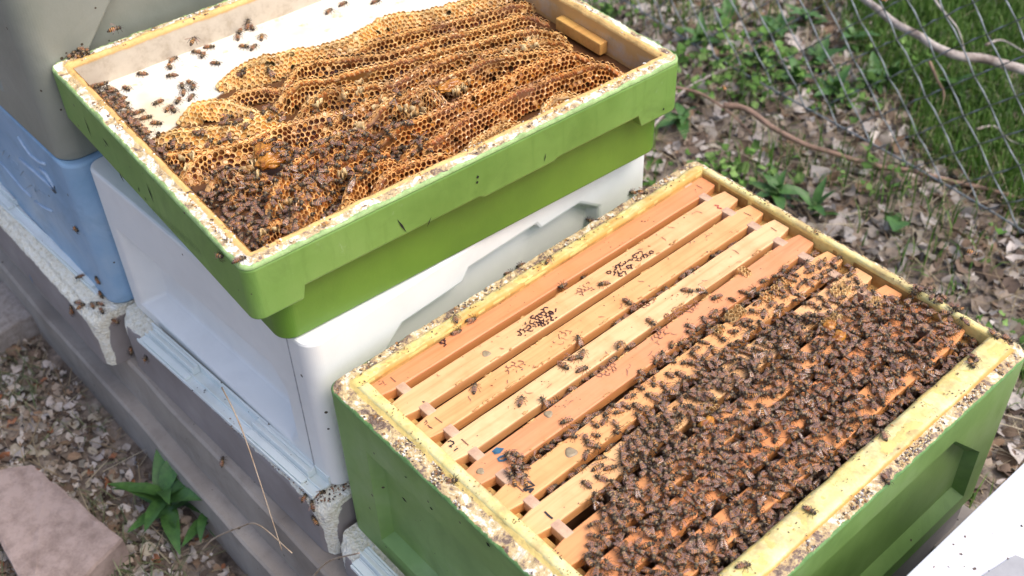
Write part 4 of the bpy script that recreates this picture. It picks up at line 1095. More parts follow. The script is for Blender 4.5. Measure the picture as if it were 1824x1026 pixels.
# ---------------- chain-link fence
FA = R(-5.0); fo = Vector((-0.285, 1.41, GZ+0.02))
fence = empty('chain_link_fence', fo, FA); tag(fence, 'grey chain-link fence sagging behind the hives at the upper right', 'fence')
hd, vd = 0.0865, 0.0865
FH = 1.25
def wire(i, sgn):
    pts = []; n = int(FH/(vd/2))
    x = i*hd
    for j in range(n+1):
        z = j*vd/2; xx = x+sgn*(hd/4 if j % 2 else -hd/4)
        sag = 0.02*noise.noise(Vector((xx*1.5, z*2, 0)))
        pts.append((xx+0.006*noise.noise(Vector((xx*3, z*3, 5))), sag+(0.0022 if j % 2 else -0.0022), z+0.006*noise.noise(Vector((xx*3, z*3, 9)))))
        if j < n:
            pts.append(((xx+ (x+sgn*(-hd/4 if j % 2 else hd/4)))/2+0.003*noise.noise(Vector((xx*3, z*3, 5))), sag, z+vd/4))
    b = MB(); b.tube(pts, 0.0018, 5); return b.build('wire', M['wire'], fence, smooth=True)
for i in range(-28, 26):
    # neighbouring wires interlock: the zigzag of one touches that of the next
    wire(i/2, 1 if i % 2 else -1)
for z_ in (0.01, FH):
    b = MB(); b.tube([(-1.3+0.1*k, 0.02*noise.noise(Vector(((-1.3+0.1*k)*1.5, z_*2, 0))), z_) for k in range(26)], 0.0022, 5); b.build('tension_wire', M['wire'], fence, smooth=True)

# ---------------- branches and twigs
def branch(pxz, r, mat, label, taper=0.4, name='branch', side=None):
    pts = [bp(x, y, 'z', z) for x, y, z in pxz]; C = catmull([tuple(p) for p in pts], 8)
    C = [Vector(c)+Vector((noise.noise(Vector(c)*18), noise.noise(Vector(c)*18+Vector((5, 0, 0))), 0))*r*0.9 for c in C]
    b = MB(); b.tube(C, r, 8, taper=taper)
    if side:
        for s in side:
            P = catmull([tuple(bp(x, y, 'z', z)) for x, y, z in s], 6); b.tube([Vector(p) for p in P], r*0.45, 6, taper=0.35)
    o = b.build(name, mat, smooth=True); tag(o, label, name); return o
branch([(1500, -30, -0.33), (1560, 15, -0.33), (1640, 68, -0.34), (1700, 95, -0.35), (1760, 108, -0.36), (1860, 135, -0.38)], 0.0074, M['branch_pale'], 'pale bare branch lying across the grass behind the fence', 1.5,
       side=[[(1640, -40, -0.30), (1672, 10, -0.32), (1705, 50, -0.34), (1720, 98, -0.35)], [(1755, 80, -0.44), (1785, 72, -0.44), (1830, 96, -0.44)]])
branch([(1288, 187, -0.44), (1330, 195, -0.44), (1385, 232, -0.45), (1450, 262, -0.46), (1540, 290, -0.475), (1680, 318, -0.48), (1850, 362, -0.48)], 0.0068, M['branch_brown'], 'long thin brown twig lying on the dead leaves', 0.6, name='twig')
branch([(1170, 150, -0.45), (1240, 165, -0.45), (1300, 200, -0.47), (1340, 240, -0.49)], 0.004, M['branch_brown'], 'short dark twig near the corner of the green super', 0.4, name='twig')
branch([(1655, 110, -0.40), (1668, 140, -0.42), (1680, 170, -0.45), (1668, 212, -0.48)], 0.0035, M['branch_brown'], 'small forked twig hanging below the pale branch', 0.5, name='twig')
branch([(1740, 230, -0.46), (1770, 225, -0.46), (1800, 250, -0.47), (1830, 260, -0.47)], 0.003, M['branch_pale'], 'thin curved twig at the right edge of the fence', 0.5, name='twig')
branch([(1160, 230, -0.42), (1220, 160, -0.45), (1300, 120, -0.47), (1380, 100, -0.48)], 0.003, M['branch_pale'], 'straw coloured dry stalk behind the raised super', 0.5, name='twig')
# dry straw leaning on the front of the stand
def straw(pts, r, label, mat=None):
    C = catmull(pts, 8); b = MB(); b.tube([Vector(c) for c in C], r, 6, taper=0.6); o = b.build('dry_stalk', mat or M['straw'], smooth=True); tag(o, label, 'dry stalk'); return o
M['straw'] = simple('straw', (0.40, 0.32, 0.24), 0.7, (0.30, 0.20, 0.12), 60, 0.3)
def yb(px, py, y): return tuple(bp(px, py, 'y', y))
straw([yb(395, 690, -0.075), yb(418, 735, -0.085), yb(440, 790, -0.090), yb(470, 880, -0.10), yb(502, 980, -0.11)], 0.0010, 'long straw stalk leaning against the white entrance rail')
straw([yb(555, 1030, -0.10), yb(585, 1000, -0.10), yb(640, 985, -0.10)], 0.0014, 'short straw stalk by the worn foam corner', M['straw'])
straw([yb(360, 980, -0.13), yb(380, 960, -0.12), yb(425, 940, -0.11), yb(460, 935, -0.105), yb(520, 985, -0.105)], 0.0014, 'curved dry stem in front of the lower beam', M['straw'])

# ---------------- broad-leaved plants
def leaf_mesh(Lf, Wf, curl, seed, fold=0.25):
    V = []; F = []; n = 9; m = 4
    for i in range(n+1):
        t = i/n; w = Wf*math.sin(math.pi*min(1, t**0.75))**0.8*(1-0.25*t)+0.0006
        for j in range(-m//2, m//2+1):
            s = j/(m/2); x = Lf*t; z = -curl*Lf*t*t+abs(s)*w*fold+0.06*w*math.sin(t*18+seed)*abs(s)
            V.append((x, s*w, z))
    k = m+1
    for i in range(n):
        for j in range(m): F.append((i*k+j, (i+1)*k+j, (i+1)*k+j+1, i*k+j+1))
    return V, F
def plant(loc, nleaf, size, label, seed, tilt=(15, 65), mat='leafgreen', wr=0.17):
    rg = np.random.default_rng(seed); t = empty('weed_plant', loc); tag(t, label, 'plant')
    st = MB(); st.tube([(0, 0, -0.01), (0.004, 0.002, size*0.35), (0.002, -0.003, size*0.6)], 0.003, 6, taper=0.6); st.build('stem', M['stem'], t, smooth=True)
    for i in range(nleaf):
        Lf = size*rg.uniform(0.6, 1.1); V, F = leaf_mesh(Lf, Lf*wr, rg.uniform(0.15, 0.6), i)
        o = mesh('leaf', V, F, M[mat], t, smooth=True)
        o.location = (0, 0, size*0.6*i/nleaf); o.rotation_euler = (rg.uniform(-.3, .3), -R(rg.uniform(*tilt)), i*2.4+rg.uniform(-.4, .4))
    return t
pl = bp(300, 900, 'z', GZ+0.02)
plant((pl.x, pl.y, GZ), 15, 0.098, 'dark green broad-leaved weed growing between paving block and stand', 3)
pl = bp(372, 925, 'z', GZ+0.01); plant((pl.x, pl.y, GZ), 6, 0.06, 'small weed rosette close to the lower beam', 4, (5, 40))
pl = bp(1600, 395, 'z', GZ+0.02); plant((pl.x, pl.y, GZ), 3, 0.060, 'low plant with one wide round leaf behind the open hive', 5, (5, 30), wr=0.42)
pl = bp(1450, 370, 'z', GZ+0.02); plant((pl.x, pl.y, GZ), 7, 0.06, 'leafy green weed behind the corner of the open hive', 6, (20, 70))
for i, (px, py, w) in enumerate(((1250, 60, 'pale'), (1295, 20, 'small'), (1385, 45, 'tall'), (1460, 95, 'bushy'), (1490, 150, 'low'), (1560, 130, 'thin'), (1590, 130, 'spreading'), (1420, 130, 'loose'), (1350, 100, 'short'), (1215, 200, 'ragged'), (1520, 60, 'broad'), (1440, 20, 'bright'), (1385, 330, 'dark'), (1700, 145, 'star shaped'))):
    pl = bp(px, py, 'z', GZ+0.04)
    plant((pl.x, pl.y, GZ), 11, 0.060, ['%s green weed among the dead leaves below the fence, near its %s end' % (w, 'left' if px < 1420 else 'right')][0], 20+i, (10, 75), 'leafgreen', 0.22)

# ------------------------------------------------------------------ bees
def bee_geometry(var=0, seg=9, legs=True):
    """unit bee, length 1 along +x (head), z up, belly at z=0"""
    V = []; F = []; Cc = []
    def lathe(st, zc, flat=0.9):
        base = len(V)
        for (x, r, c) in st:
            for k in range(seg):
                a = 2*math.pi*k/seg; V.append((x, r*math.cos(a), zc(x)+flat*r*math.sin(a))); Cc.append(c)
        for i in range(len(st)-1):
            for k in range(seg): F.append((base+i*seg+k, base+i*seg+(k+1) % seg, base+(i+1)*seg+(k+1) % seg, base+(i+1)*seg+k))
        F.append(tuple(base+k for k in reversed(range(seg)))); F.append(tuple(base+(len(st)-1)*seg+k for k in range(seg)))
    am = [(0.62, 0.29, 0.08), (0.48, 0.20, 0.055), (0.34, 0.14, 0.045)][var % 3]; dk = (0.030, 0.017, 0.010); tanb = (0.30, 0.20, 0.10)
    bend = (0.0, 0.06, -0.03)[var % 3]
    st = [(-0.50, 0.012, dk), (-0.47, 0.045, dk), (-0.43, 0.075, dk), (-0.40, 0.088, tanb), (-0.385, 0.095, dk), (-0.33, 0.112, dk), (-0.315, 0.118, am), (-0.27, 0.128, am), (-0.265, 0.129, dk), (-0.22, 0.134, dk),
          (-0.205, 0.136, am), (-0.15, 0.136, am), (-0.145, 0.135, dk), (-0.11, 0.130, dk), (-0.095, 0.124, am), (-0.04, 0.095, am), (-0.02, 0.05, dk)]
    lathe(st, lambda x: 0.145-0.35*max(0, -x-0.15)**1.5*1.2+bend*(-x))
    fz = (0.30, 0.20, 0.09); fz2 = (0.055, 0.038, 0.022)
    lathe([(-0.03, 0.045, dk), (0.0, 0.095, fz), (0.05, 0.130, fz), (0.11, 0.140, fz2), (0.17, 0.125, fz2), (0.215, 0.085, fz), (0.235, 0.045, fz)], lambda x: 0.165, 0.95)
    lathe([(0.225, 0.03, dk), (0.25, 0.085, (0.09, 0.065, 0.04)), (0.29, 0.105, (0.045, 0.032, 0.022)), (0.335, 0.085, dk), (0.37, 0.035, dk)], lambda x: 0.150-(x-0.22)*0.25, 0.9)
    if legs:
        lc = (0.05, 0.028, 0.018)
        def seg3(a, b, r):
            a, b = Vector(a), Vector(b); d = (b-a).normalized(); u = d.cross(Vector((0, 0, 1))); 
            if u.length < 1e-3: u = Vector((1, 0, 0))
            u.normalize(); w = d.cross(u); base = len(V)
            for p in (a, b):
                for k in range(3): t = 2*math.pi*k/3; q = p+(u*math.cos(t)+w*math.sin(t))*r; V.append(tuple(q)); Cc.append(lc)
            for k in range(3): F.append((base+k, base+(k+1) % 3, base+3+(k+1) % 3, base+3+k))
        for s in (-1, 1):
            for (x0, kx, ex, out) in ((0.17, 0.30, 0.36, 0.22), (0.11, 0.12, 0.10, 0.30), (0.05, -0.08, -0.22, 0.28)):
                k1 = (kx, s*(0.10+out*0.5), 0.17); seg3((x0, s*0.08, 0.10), k1, 0.018); k2 = (ex, s*(0.08+out), 0.01); seg3(k1, k2, 0.014)
            seg3((0.35, s*0.03, 0.15), (0.40, s*0.09, 0.20), 0.008); seg3((0.40, s*0.09, 0.20), (0.50, s*0.12, 0.13), 0.007)
    return np.array(V), F, np.array(Cc)
def wing_geometry(side, spread):
    V = []; n = 7
    a = R(180-spread)
    prof_ = [(0, 0.015), (0.10, 0.045), (0.20, 0.075), (0.32, 0.098), (0.42, 0.092), (0.49, 0.06), (0.525, 0.012)]
    for t, w in prof_:
        for s in (-1, 0, 1):
            x = t; y = s*w*(1.0 if s > 0 else 0.72); c, sn = math.cos(a), math.sin(a)
            X = 0.10+x*c-y*sn; Y = x*sn+y*c+0.055
            V.append((X, side*Y, 0.292+(-0.012 if s else 0.006)-0.10*t+0.02*spread/60))
    F = []
    for i in range(len(prof_)-1):
        for j in range(2): f = (i*3+j, i*3+j+1, (i+1)*3+j+1, (i+1)*3+j); F.append(f if side > 0 else f[::-1])
    return np.array(V), F
SPREADS = (7, 13, 26, 58)
bee_me = []; wing_me = {}
for v in range(3):
    V, F, Cc = bee_geometry(v, 10)
    me = bpy.data.meshes.new('bee_body'); me.from_pydata(V.tolist(), [], F); me.materials.append(M['bee'])
    a = me.color_attributes.new('Col', 'FLOAT_COLOR', 'POINT'); c = np.ones((len(V), 4), np.float32); c[:, :3] = Cc; a.data.foreach_set('color', c.ravel())
    me.polygons.foreach_set('use_smooth', np.ones(len(me.polygons), dtype=bool)); bee_me.append(me)
for sp in SPREADS:
    for s in (-1, 1):
        V, F = wing_geometry(s, sp); me = bpy.data.meshes.new('wing'); me.from_pydata(V.tolist(), [], F); me.materials.append(M['wing'])
        me.polygons.foreach_set('use_smooth', np.ones(len(me.polygons), dtype=bool)); wing_me[(sp, s)] = me

BL = 0.0184
def bee_matrix(pos, nrm, head, scale, lift=0.0):
    z = Vector(nrm).normalized(); h = Vector(head); x = (h-z*h.dot(z))
    if x.length < 1e-4: x = z.orthogonal()
    x.normalize(); y = z.cross(x); p = Vector(pos)+z*lift
    m = Matrix(((x.x, y.x, z.x, p.x), (x.y, y.y, z.y, p.y), (x.z, y.z, z.z, p.z), (0, 0, 0, 1)))
    return m @ Matrix.Scale(scale, 4)
BEES = []           # (matrix, variant, spread, label, group, priority)
def add_bee(m, label, group=None, spread=None, var=None, prio=0):
    v = int(rng.integers(0, 3)) if var is None else var
    sp = spread if spread is not None else SPREADS[int(rng.choice(4, p=[0.4, 0.35, 0.2, 0.05]))]
    BEES.append((m, v, sp, label, group, prio))

# surfaces to stand on
bpy.context.view_layer.update()
def collect_bvh(objs):
    vs = []; fs = []
    for o in objs:
        mw = o.matrix_world; b = len(vs); me = o.data
        vs.extend([mw @ v.co for v in me.vertices]); fs.extend([[b+i for i in p.vertices] for p in me.polygons])
    return BVHTree.FromPolygons(vs, fs)
skip = ('ground', 'wire', 'tension_wire', 'leaf')
solid = [o for o in bpy.data.objects if o.type == 'MESH' and o.name.split('.')[0] not in skip]
BV = collect_bvh(solid)
def cam_hit(px, py):
    h, nrm, i, d = BV.ray_cast(CAM_POS, ray(px, py)); return h, nrm
def drop(x, y, z=0.5):
    h, nrm, i, d = BV.ray_cast(Vector((x, y, z)), Vector((0, 0, -1))); return h, nrm

def head_dir(px, py, ang, nrm, h):
    """heading given as a picture angle in degrees (0 right, 90 up) at the spot"""
    a = R(ang); d = ray(px+12*math.cos(a), py-12*math.sin(a)); k = (h-CAM_POS).dot(nrm)/d.dot(nrm) if abs(d.dot(nrm)) > 1e-3 else 1
    return (CAM_POS+d*k)-h
def put(px, py, ang, label, scale=1.0, spread=None, var=None, group=None, lift=0.0):
    h, nrm = cam_hit(px, py)
    if h is None: return
    if nrm.dot(CAM_POS-h) < 0: nrm = -nrm
    nn = (nrm+Vector((0, 0, 0.3))).normalized()
    add_bee(bee_matrix(h, nn, head_dir(px, py, ang, nn, h), BL*scale, lift), label, group, spread, var, prio=10)

# single bees that the photograph lets you tell apart
SB = [
 (1040, 494, 175, 'honey bee on the second bar just above the first wide gap'), (1000, 508, 200, 'honey bee straddling the gap edge of the reddish first frame'),
 (1075, 508, 190, 'honey bee on the second bar below the dark netted patch'), (977, 464, 60, 'honey bee on the yellow lip above the first frame'),
 (812, 590, 20, 'honey bee on the reddish first frame beside the yellow lip'), (838, 568, 15, 'upper bee of the pair where the yellow lip meets the first frame'), (812, 570, 110, 'small bee squeezed against the yellow lip of the first frame'),
 (846, 693, 80, 'lone honey bee near the lower end of the third bar'), (928, 716, 75, 'lone honey bee near the lower end of the fourth bar'),
 (968, 716, 130, 'honey bee with raised wings on the fourth bar'), (985, 714, 10, 'honey bee right behind another on the fourth bar'),
 (1008, 753, 200, 'honey bee lying along the edge of the fifth bar'), (1018, 778, 340, 'honey bee with wings open between fifth and sixth bar'),
 (1030, 607, 110, 'honey bee climbing out of the gap beside the fourth bar'), (1025, 640, 10, 'bee beside the burr wax on the fourth bar'), (1038, 660, 20, 'bee just below another on the fourth bar'), (1005, 655, 330, 'bee walking down the left edge of the fourth bar'), (1038, 632, 80, 'bee above the pair on the fourth bar'),
 (1104, 616, 60, 'honey bee standing across the fifth bar'), (1160, 576, 320, 'honey bee at the edge between fourth and fifth bar'), (1118, 540, 320, 'honey bee heading into the gap after the third bar'),
 (1225, 520, 350, 'honey bee on the fourth bar, left of a walking pair'), (1250, 520, 340, 'honey bee on the edge of the fourth bar, right of the pair'),
 (1276, 532, 200, 'dark honey bee on the fifth bar below the walking pair'), (1273, 560, 60, 'honey bee left of the pale burr comb'), (1325, 578, 300, 'honey bee at the foot of the burr comb'),
 (1445, 480, 45, 'left bee of the pair on the red fifth bar upper end'), (1462, 473, 80, 'right bee of the pair on the red fifth bar upper end'),
 (1384, 556, 60, 'honey bee on the sixth bar right of the burr comb'), (1236, 650, 175, 'bee on the sixth bar at the edge of the cluster'),
 (1125, 342, 170, 'left bee of the two at the top of the yellow lip'), (1145, 344, 350, 'right bee of the two at the top of the yellow lip'), (1053, 392, 160, 'dark bee on the dirty rim beside the white hive'),
 (925, 472, 200, 'bee in the debris on the left rim'), (905, 486, 10, 'bee half hidden in the rim debris'),
 (808, 856, 5, 'orange bodied bee crossing the yellow painted lip at the lower left'),
 (1578, 856, 300, 'grey winged bee on the outer right rim'), (1443, 912, 330, 'honey bee on the wide yellow right lip'), (1325, 1010, 10, 'honey bee on the right lip at the bottom edge of the photo'), (1573, 775, 120, 'lone bee halfway along the wide right lip'),
 (1735, 640, 315, 'bee on the right lip close to the far corner'), (1795, 605, 320, 'outermost bee on the yellow far corner'), (1770, 598, 310, 'bee next to the outermost one on the far corner'), (1730, 650, 300, 'bee hanging over the inner edge of the right lip'),
 (395, 455, 350, 'orange bee on the outer corner of the green super rim'), (428, 465, 20, 'bee with pale wings on the near corner of the super rim'),
 (125, 103, 70, 'bee on the far left corner of the super rim'),
 (253, 134, 180, 'lone bee at the foot of the back wall on the white sheet'), (282, 185, 205, 'lone bee in the middle of the white sheet'),
 (385, 115, 350, 'bee on the white sheet left of the pale comb'), (350, 95, 175, 'bee under the back wall, lower of a pair'), (374, 86, 5, 'bee on the back wall, right of a pair'), (362, 101, 240, 'bee below the back wall pair'),
 (310, 108, 30, 'bee climbing the back wall of the super'), (303, 121, 300, 'bee just below the one climbing the back wall'), (306, 137, 190, 'bee at the edge of the brown cell print'),
 (325, 155, 280, 'bee in the little group on the white sheet, left one'), (345, 158, 250, 'bee in the little group on the white sheet, right one'), (328, 166, 80, 'bee in the little group on the white sheet, lower one'), (340, 150, 330, 'bee in the little group on the white sheet, top one'),
 (318, 182, 240, 'bee walking down from the little group'), (342, 175, 50, 'long winged bee right of the little group'), (302, 195, 40, 'bee pair member above the comb, left one'), (310, 198, 300, 'bee pair member above the comb, right one'),
 (262, 212, 10, 'bee at the left tip of the lowest pale comb'), (280, 222, 355, 'bee resting on the upper edge of the lowest pale comb'), (249, 202, 20, 'bee beside the swarm edge on the white sheet'), (226, 160, 330, 'bee leaving the corner cluster onto the sheet'),
 (440, 42, 80, 'bee high on the back wall in a loose group, top one'), (428, 58, 250, 'bee in the loose back wall group, lower left one'), (450, 52, 300, 'bee in the loose back wall group, right one'), (436, 85, 350, 'bee on the sheet below the back wall group'), (453, 86, 45, 'small bee right of the one below the back wall group'), (467, 68, 80, 'bee alone right of the back wall group'), (424, 68, 100, 'bee in the loose back wall group, bottom one'),
 (587, 22, 40, 'bee on the white sheet at the top edge of the photo'), (612, 9, 25, 'topmost bee on the white sheet'), (670, 5, 20, 'bee at the very top above the pale comb'),
 (430, 125, 40, 'upper bee walking on the large pale comb'), (432, 133, 20, 'lower bee walking on the large pale comb'), (482, 130, 130, 'bee in the notch of the large pale comb'),
 (283, 238, 80, 'bee standing on the cells of the lowest pale comb'), (405, 210, 20, 'bee between the two pale combs'),
 (690, 540, 0, None), (138, 408, 320, 'bee clinging to the blue hive front'), (176, 498, 120, 'bee on the blue hive just above the rail end'), (143, 495, 200, 'bee landing on the white rail of the blue hive'),
 (183, 525, 300, 'bee at the notch of the blue hive corner'), (165, 545, 110, 'left bee of three on the worn white ledge'), (178, 543, 160, 'upper bee of three on the worn white ledge'), (182, 556, 300, 'lower bee of three on the worn white ledge'),
 (130, 550, 100, 'bee in the tangle at the ledge rim, left one'), (140, 541, 170, 'bee in the tangle at the ledge rim, top one'), (146, 547, 30, 'bee in the tangle at the ledge rim, right one'), (130, 556, 215, 'bee in the tangle at the ledge rim, lowest one'),
 (205, 572, 330, 'bee on the shaded side of the blue hive floor'), (232, 625, 280, 'bee under the knobbly cream corner'), (262, 638, 60, 'bee below the white rail, head in shadow'),
 (545, 885, 60, 'bee at the dark entrance hole of the white hive'), (558, 900, 100, 'bee in the middle of the worn cream corner'), (563, 925, 120, 'lowest bee on the worn cream corner'), (570, 880, 30, 'bee right of the entrance hole'),
 (398, 822, 80, 'orange bee on the grey floor face below the rail'), (365, 845, 300, None),
]
SB = [b for b in SB if b[3]]
for b in SB: put(*b)
# flying bees
FLY = [(206, 55, 30, 0.62, 'flying bee in front of the grey green hive box'), (345, 75, 80, 0.70, 'bee hovering before the back wall of the super'), (1732, 453, 320, 0.62, 'flying bee over the dead leaves right of the open hive'),
       (1578, 2, 0, 1.05, 'flying bee against the lawn at the top edge'), (1289, 158, 100, 0.95, 'orange flying bee above the twig end')]
for px, py, a, dist, lab in FLY:
    P = CAM_POS+ray(px, py)*(dist+0.75); aa = R(a); hd_ = CR*math.cos(aa)+CU*math.sin(aa)
    add_bee(bee_matrix(P, (CU*0.5-CF*0.6+Vector((0, 0, .4))).normalized(), hd_, BL*1.0), lab, None, 58, 0, prio=20)

# clusters
def inside(p, poly):
    x, y = p; c = False; j = len(poly)-1
    for i in range(len(poly)):
        xi, yi = poly[i]; xj, yj = poly[j]
        if (yi > y) != (yj > y) and x < (xj-xi)*(y-yi)/(yj-yi)+xi: c = not c
        j = i
    return c
def wpoly(pxs, z): return [tuple(bpz(x, y, z)[:2]) for x, y in pxs]
def grp_b(g): return g in ('bees on the wild honeycomb', 'bees along the left wall of the super')
def scatter(poly, n, mind, label, group, z, tries=30, lift=(0, 0), tiltr=0.35, dens=None, near=None, zmax=None, along=None):
    xs = [p[0] for p in poly]; ys = [p[1] for p in poly]; pts = []; cnt = 0
    for _ in range(n*tries):
        if cnt >= n: break
        x, y = rng.uniform(min(xs), max(xs)), rng.uniform(min(ys), max(ys))
        if not inside((x, y), poly): continue
        if dens and rng.random() > dens(x, y): continue
        if any((x-a)**2+(y-b)**2 < mind*mind for a, b in pts[-400:]): continue
        h, nrm = drop(x, y, z)
        if h is None: continue
        if h.z < (0.13 if grp_b(group) else -0.27): continue
        if nrm.z < 0: nrm = -nrm
        if h.z < -0.016 and h.z > -0.26: h = Vector((h.x, h.y, -0.013-rng.uniform(0, 0.006) if rng.random() < 0.4 or h.x > 0.434 else -0.0055)); nrm = Vector((0, 0, 1))
        pts.append((x, y)); cnt += 1
        a = rng.uniform(0, 2*math.pi)
        if along is not None and rng.random() < 0.6: a = along+rng.normal()*0.35+(math.pi if rng.random() < 0.5 else 0)
        nn = (nrm*0.6+Vector((rng.normal()*tiltr, rng.normal()*tiltr, 0.8))).normalized()
        add_bee(bee_matrix(h, nn, (math.cos(a), math.sin(a), 0), BL*rng.uniform(0.84, 1.06)*(1.12 if rng.random() < 0.06 else 1), rng.uniform(*lift) if lift[1] > 0 else 0), label, group)
    return cnt
LA_ = 'honey bee in the dense mass crawling over the right-hand frames of the open green hive'; GA_ = 'bees massed on the open green hive'
dense = wpoly([(1035, 1060), (1050, 960), (1075, 900), (1120, 800), (1190, 690), (1290, 625), (1385, 575), (1500, 545), (1560, 530), (1640, 520), (1730, 568), (1745, 600), (1690, 655), (1520, 800), (1380, 935), (1250, 1060)], 0)
print('dense', scatter(dense, 720, 0.0068, LA_, GA_, 0.3, lift=(0, 0.0035)))
print('dense2', scatter(dense, 430, 0.0080, LA_, GA_, 0.3, lift=(0.0030, 0.0075), dens=lambda x, y: max(0.12, 0.6+1.2*noise.noise(Vector((x*16, y*16, 3))))))
rightgap = [(0.4345, 0.05), (0.4545, 0.05), (0.4545, 0.585), (0.4345, 0.585)]
scatter(rightgap, 70, 0.006, LA_, GA_, 0.3)
tailp = wpoly([(1030, 830), (1045, 770), (1110, 700), (1165, 630), (1235, 570), (1400, 470), (1500, 455), (1560, 520), (1400, 575), (1280, 640), (1190, 700), (1110, 800), (1060, 900)], 0)
scatter(tailp, 150, 0.0105, 'honey bee at the ragged left edge of the cluster on the open green hive', 'bees at the ragged edge of the cluster', 0.3)
spur = wpoly([(905, 800), (935, 820), (935, 855), (905, 850)], 0)
scatter(spur, 11, 0.006, 'honey bee in the small knot beside the blue 10', 'bees in the knot beside the blue 10', 0.3, lift=(0, 0.004))
for px0, px1, n in (((1135, 545), (1320, 430), 16), ((1030, 720), (1200, 590), 10), ((1330, 512), (1445, 440), 16), ((935, 835), (1060, 705), 12), ((985, 875), (1035, 835), 3), ((1180, 640), (1325, 535), 14), ((1090, 560), (1140, 540), 3)):
    for i in range(n):
        t = (i+rng.uniform(-.3, .3))/n; px = px0[0]+(px1[0]-px0[0])*t; py = px0[1]+(px1[1]-px0[1])*t+rng.normal()*2.5
        P = bpz(px, py, -0.012); k = min(range(9), key=lambda q: abs((fl[q]+fl[q+1])/2-P.x)); xg = (fl[k]+fl[k+1])/2*(1-P.y/0.6)+(fr[k]+fr[k+1])/2*(P.y/0.6)
        add_bee(bee_matrix((xg+rng.normal()*0.002, P.y, -0.0125-rng.uniform(0, 0.005)), (rng.normal()*.3, rng.normal()*.2, 1), (rng.normal()*0.5, 1 if rng.random() < .5 else -1, 0), BL*rng.uniform(.85, 1)),
                'honey bee filing along a gap between two top bars', 'bees in the gaps between the bars', prio=4)
LB_ = 'honey bee crawling over the wild honeycomb in the raised green super'; GB_ = 'bees on the wild honeycomb'
corner = wpoly([(130, 108), (165, 125), (215, 165), (262, 240), (310, 290), (345, 345), (365, 380), (440, 450), (425, 450), (330, 350), (240, 250), (165, 170)], 0.16)
print('corner', scatter(corner, 120, 0.0065, 'honey bee in the dark swarm along the left wall inside the raised super', 'bees along the left wall of the super', 0.3, lift=(0, 0.006)))
lower = wpoly([(330, 330), (400, 300), (470, 290), (520, 250), (600, 225), (700, 240), (720, 262), (640, 330), (560, 380), (450, 448), (390, 410)], 0.17)
print('lower', scatter(lower, 330, 0.0070, LB_, GB_, 0.3, lift=(0, 0.002), dens=lambda x, y: 0.55+0.9*noise.noise(Vector((x*22, y*22, 5)))))
midB = wpoly([(420, 270), (560, 200), (700, 165), (780, 190), (700, 262), (520, 300)], 0.17)
scatter(midB, 55, 0.010, LB_, GB_, 0.3)
strip2 = wpoly([(250, 262), (300, 275), (420, 245), (470, 215), (440, 200), (380, 235), (300, 245)], 0.16)
scatter(strip2, 26, 0.008, LB_, GB_, 0.3)
scatter(wpoly([(680, 270), (700, 225), (760, 235), (780, 262), (720, 290)], 0.17), 22, 0.008, LB_, GB_, 0.3)
scatter(wpoly([(470, 165), (500, 165), (510, 220), (470, 225)], 0.16), 7, 0.008, LB_, GB_, 0.3)

# choose the individuals: hand-placed ones first, then those that show largest
fixed = [b for b in BEES if b[5] >= 10]; rest = [b for b in BEES if b[5] < 10]
def score(b):
    P = b[0].translation; px, py, z = to_px(P)
    if not (-5 < px < PW+5 and -5 < py < PH+5): return 1e9
    return z-0.12*b[5]
rest.sort(key=score)
NIND = 300-len(fixed); ind = rest[:NIND]; many = rest[NIND:]
print('bees', len(BEES), 'fixed', len(fixed), 'individual', len(fixed)+len(ind))
def place(m, lab, sp):
    P = m.translation
    a, b = to_px(P), to_px(P+(m.to_3x3() @ Vector((1, 0, 0))))
    dx, dy = b[0]-a[0], a[1]-b[1]
    face = ('right' if dx > 0 else 'left') if abs(dx) > 2.2*abs(dy) else ('up' if dy > 0 else 'down') if abs(dy) > 2.2*abs(dx) else ('upper ' if dy > 0 else 'lower ')+('right' if dx > 0 else 'left')
    five = min(4, max(0, int(P.y/0.6*5)))
    seg = ['at its lower end', 'below its middle', 'at its middle', 'above its middle', 'at its upper end'][five]
    wg = ', wings spread' if sp > 20 else ''
    if lab == LA_ or lab.startswith('honey bee at the ragged') or lab.startswith('honey bee filing'):
        k = min(range(10), key=lambda q: abs(fl[q]*(1-P.y/0.6)+fr[q]*(P.y/0.6)-P.x))
        if P.x > 0.434: return 'bee in the gap by the right wall %s, facing %s%s' % (seg, face, wg)
        if lab.startswith('honey bee filing'):
            k = min(range(9), key=lambda q: abs((fl[q]+fl[q+1])/2*(1-P.y/0.6)+(fr[q]+fr[q+1])/2*(P.y/0.6)-P.x)); return 'bee in the gap right of the %s bar %s, facing %s' % (ordn[k], seg, face)
        off = P.x-(fl[k]*(1-P.y/0.6)+fr[k]*(P.y/0.6)); e = ' left edge' if off < -0.006 else ' right edge' if off > 0.006 else ''
        return 'bee on the %s bar%s %s, facing %s%s' % (ordn[k], e, seg, face, wg)
    if lab == LB_ or lab.startswith('honey bee in the dark swarm'):
        L_ = SMI @ P; a = ['left wall', 'left rows', 'middle rows', 'right rows', 'right wall'][min(4, max(0, int(L_.x/0.5*5)))]; c = ['near end', 'nearer half', 'middle', 'farther half', 'far end'][min(4, max(0, int(L_.y/0.6*5)))]
        return 'bee on the wild comb, %s, %s, facing %s%s' % (a, c, face, wg)
    return lab
for (m, v, sp, lab, grp, pr) in fixed+ind:
    lab = place(m, lab, sp)
    o = bpy.data.objects.new('honey_bee', bee_me[v]); link(o); o.matrix_world = m
    tag(o, lab, 'bee', grp or 'honey bees')
    for s in (-1, 1):
        w = bpy.data.objects.new('wing', wing_me[(sp, s)]); link(w, o)
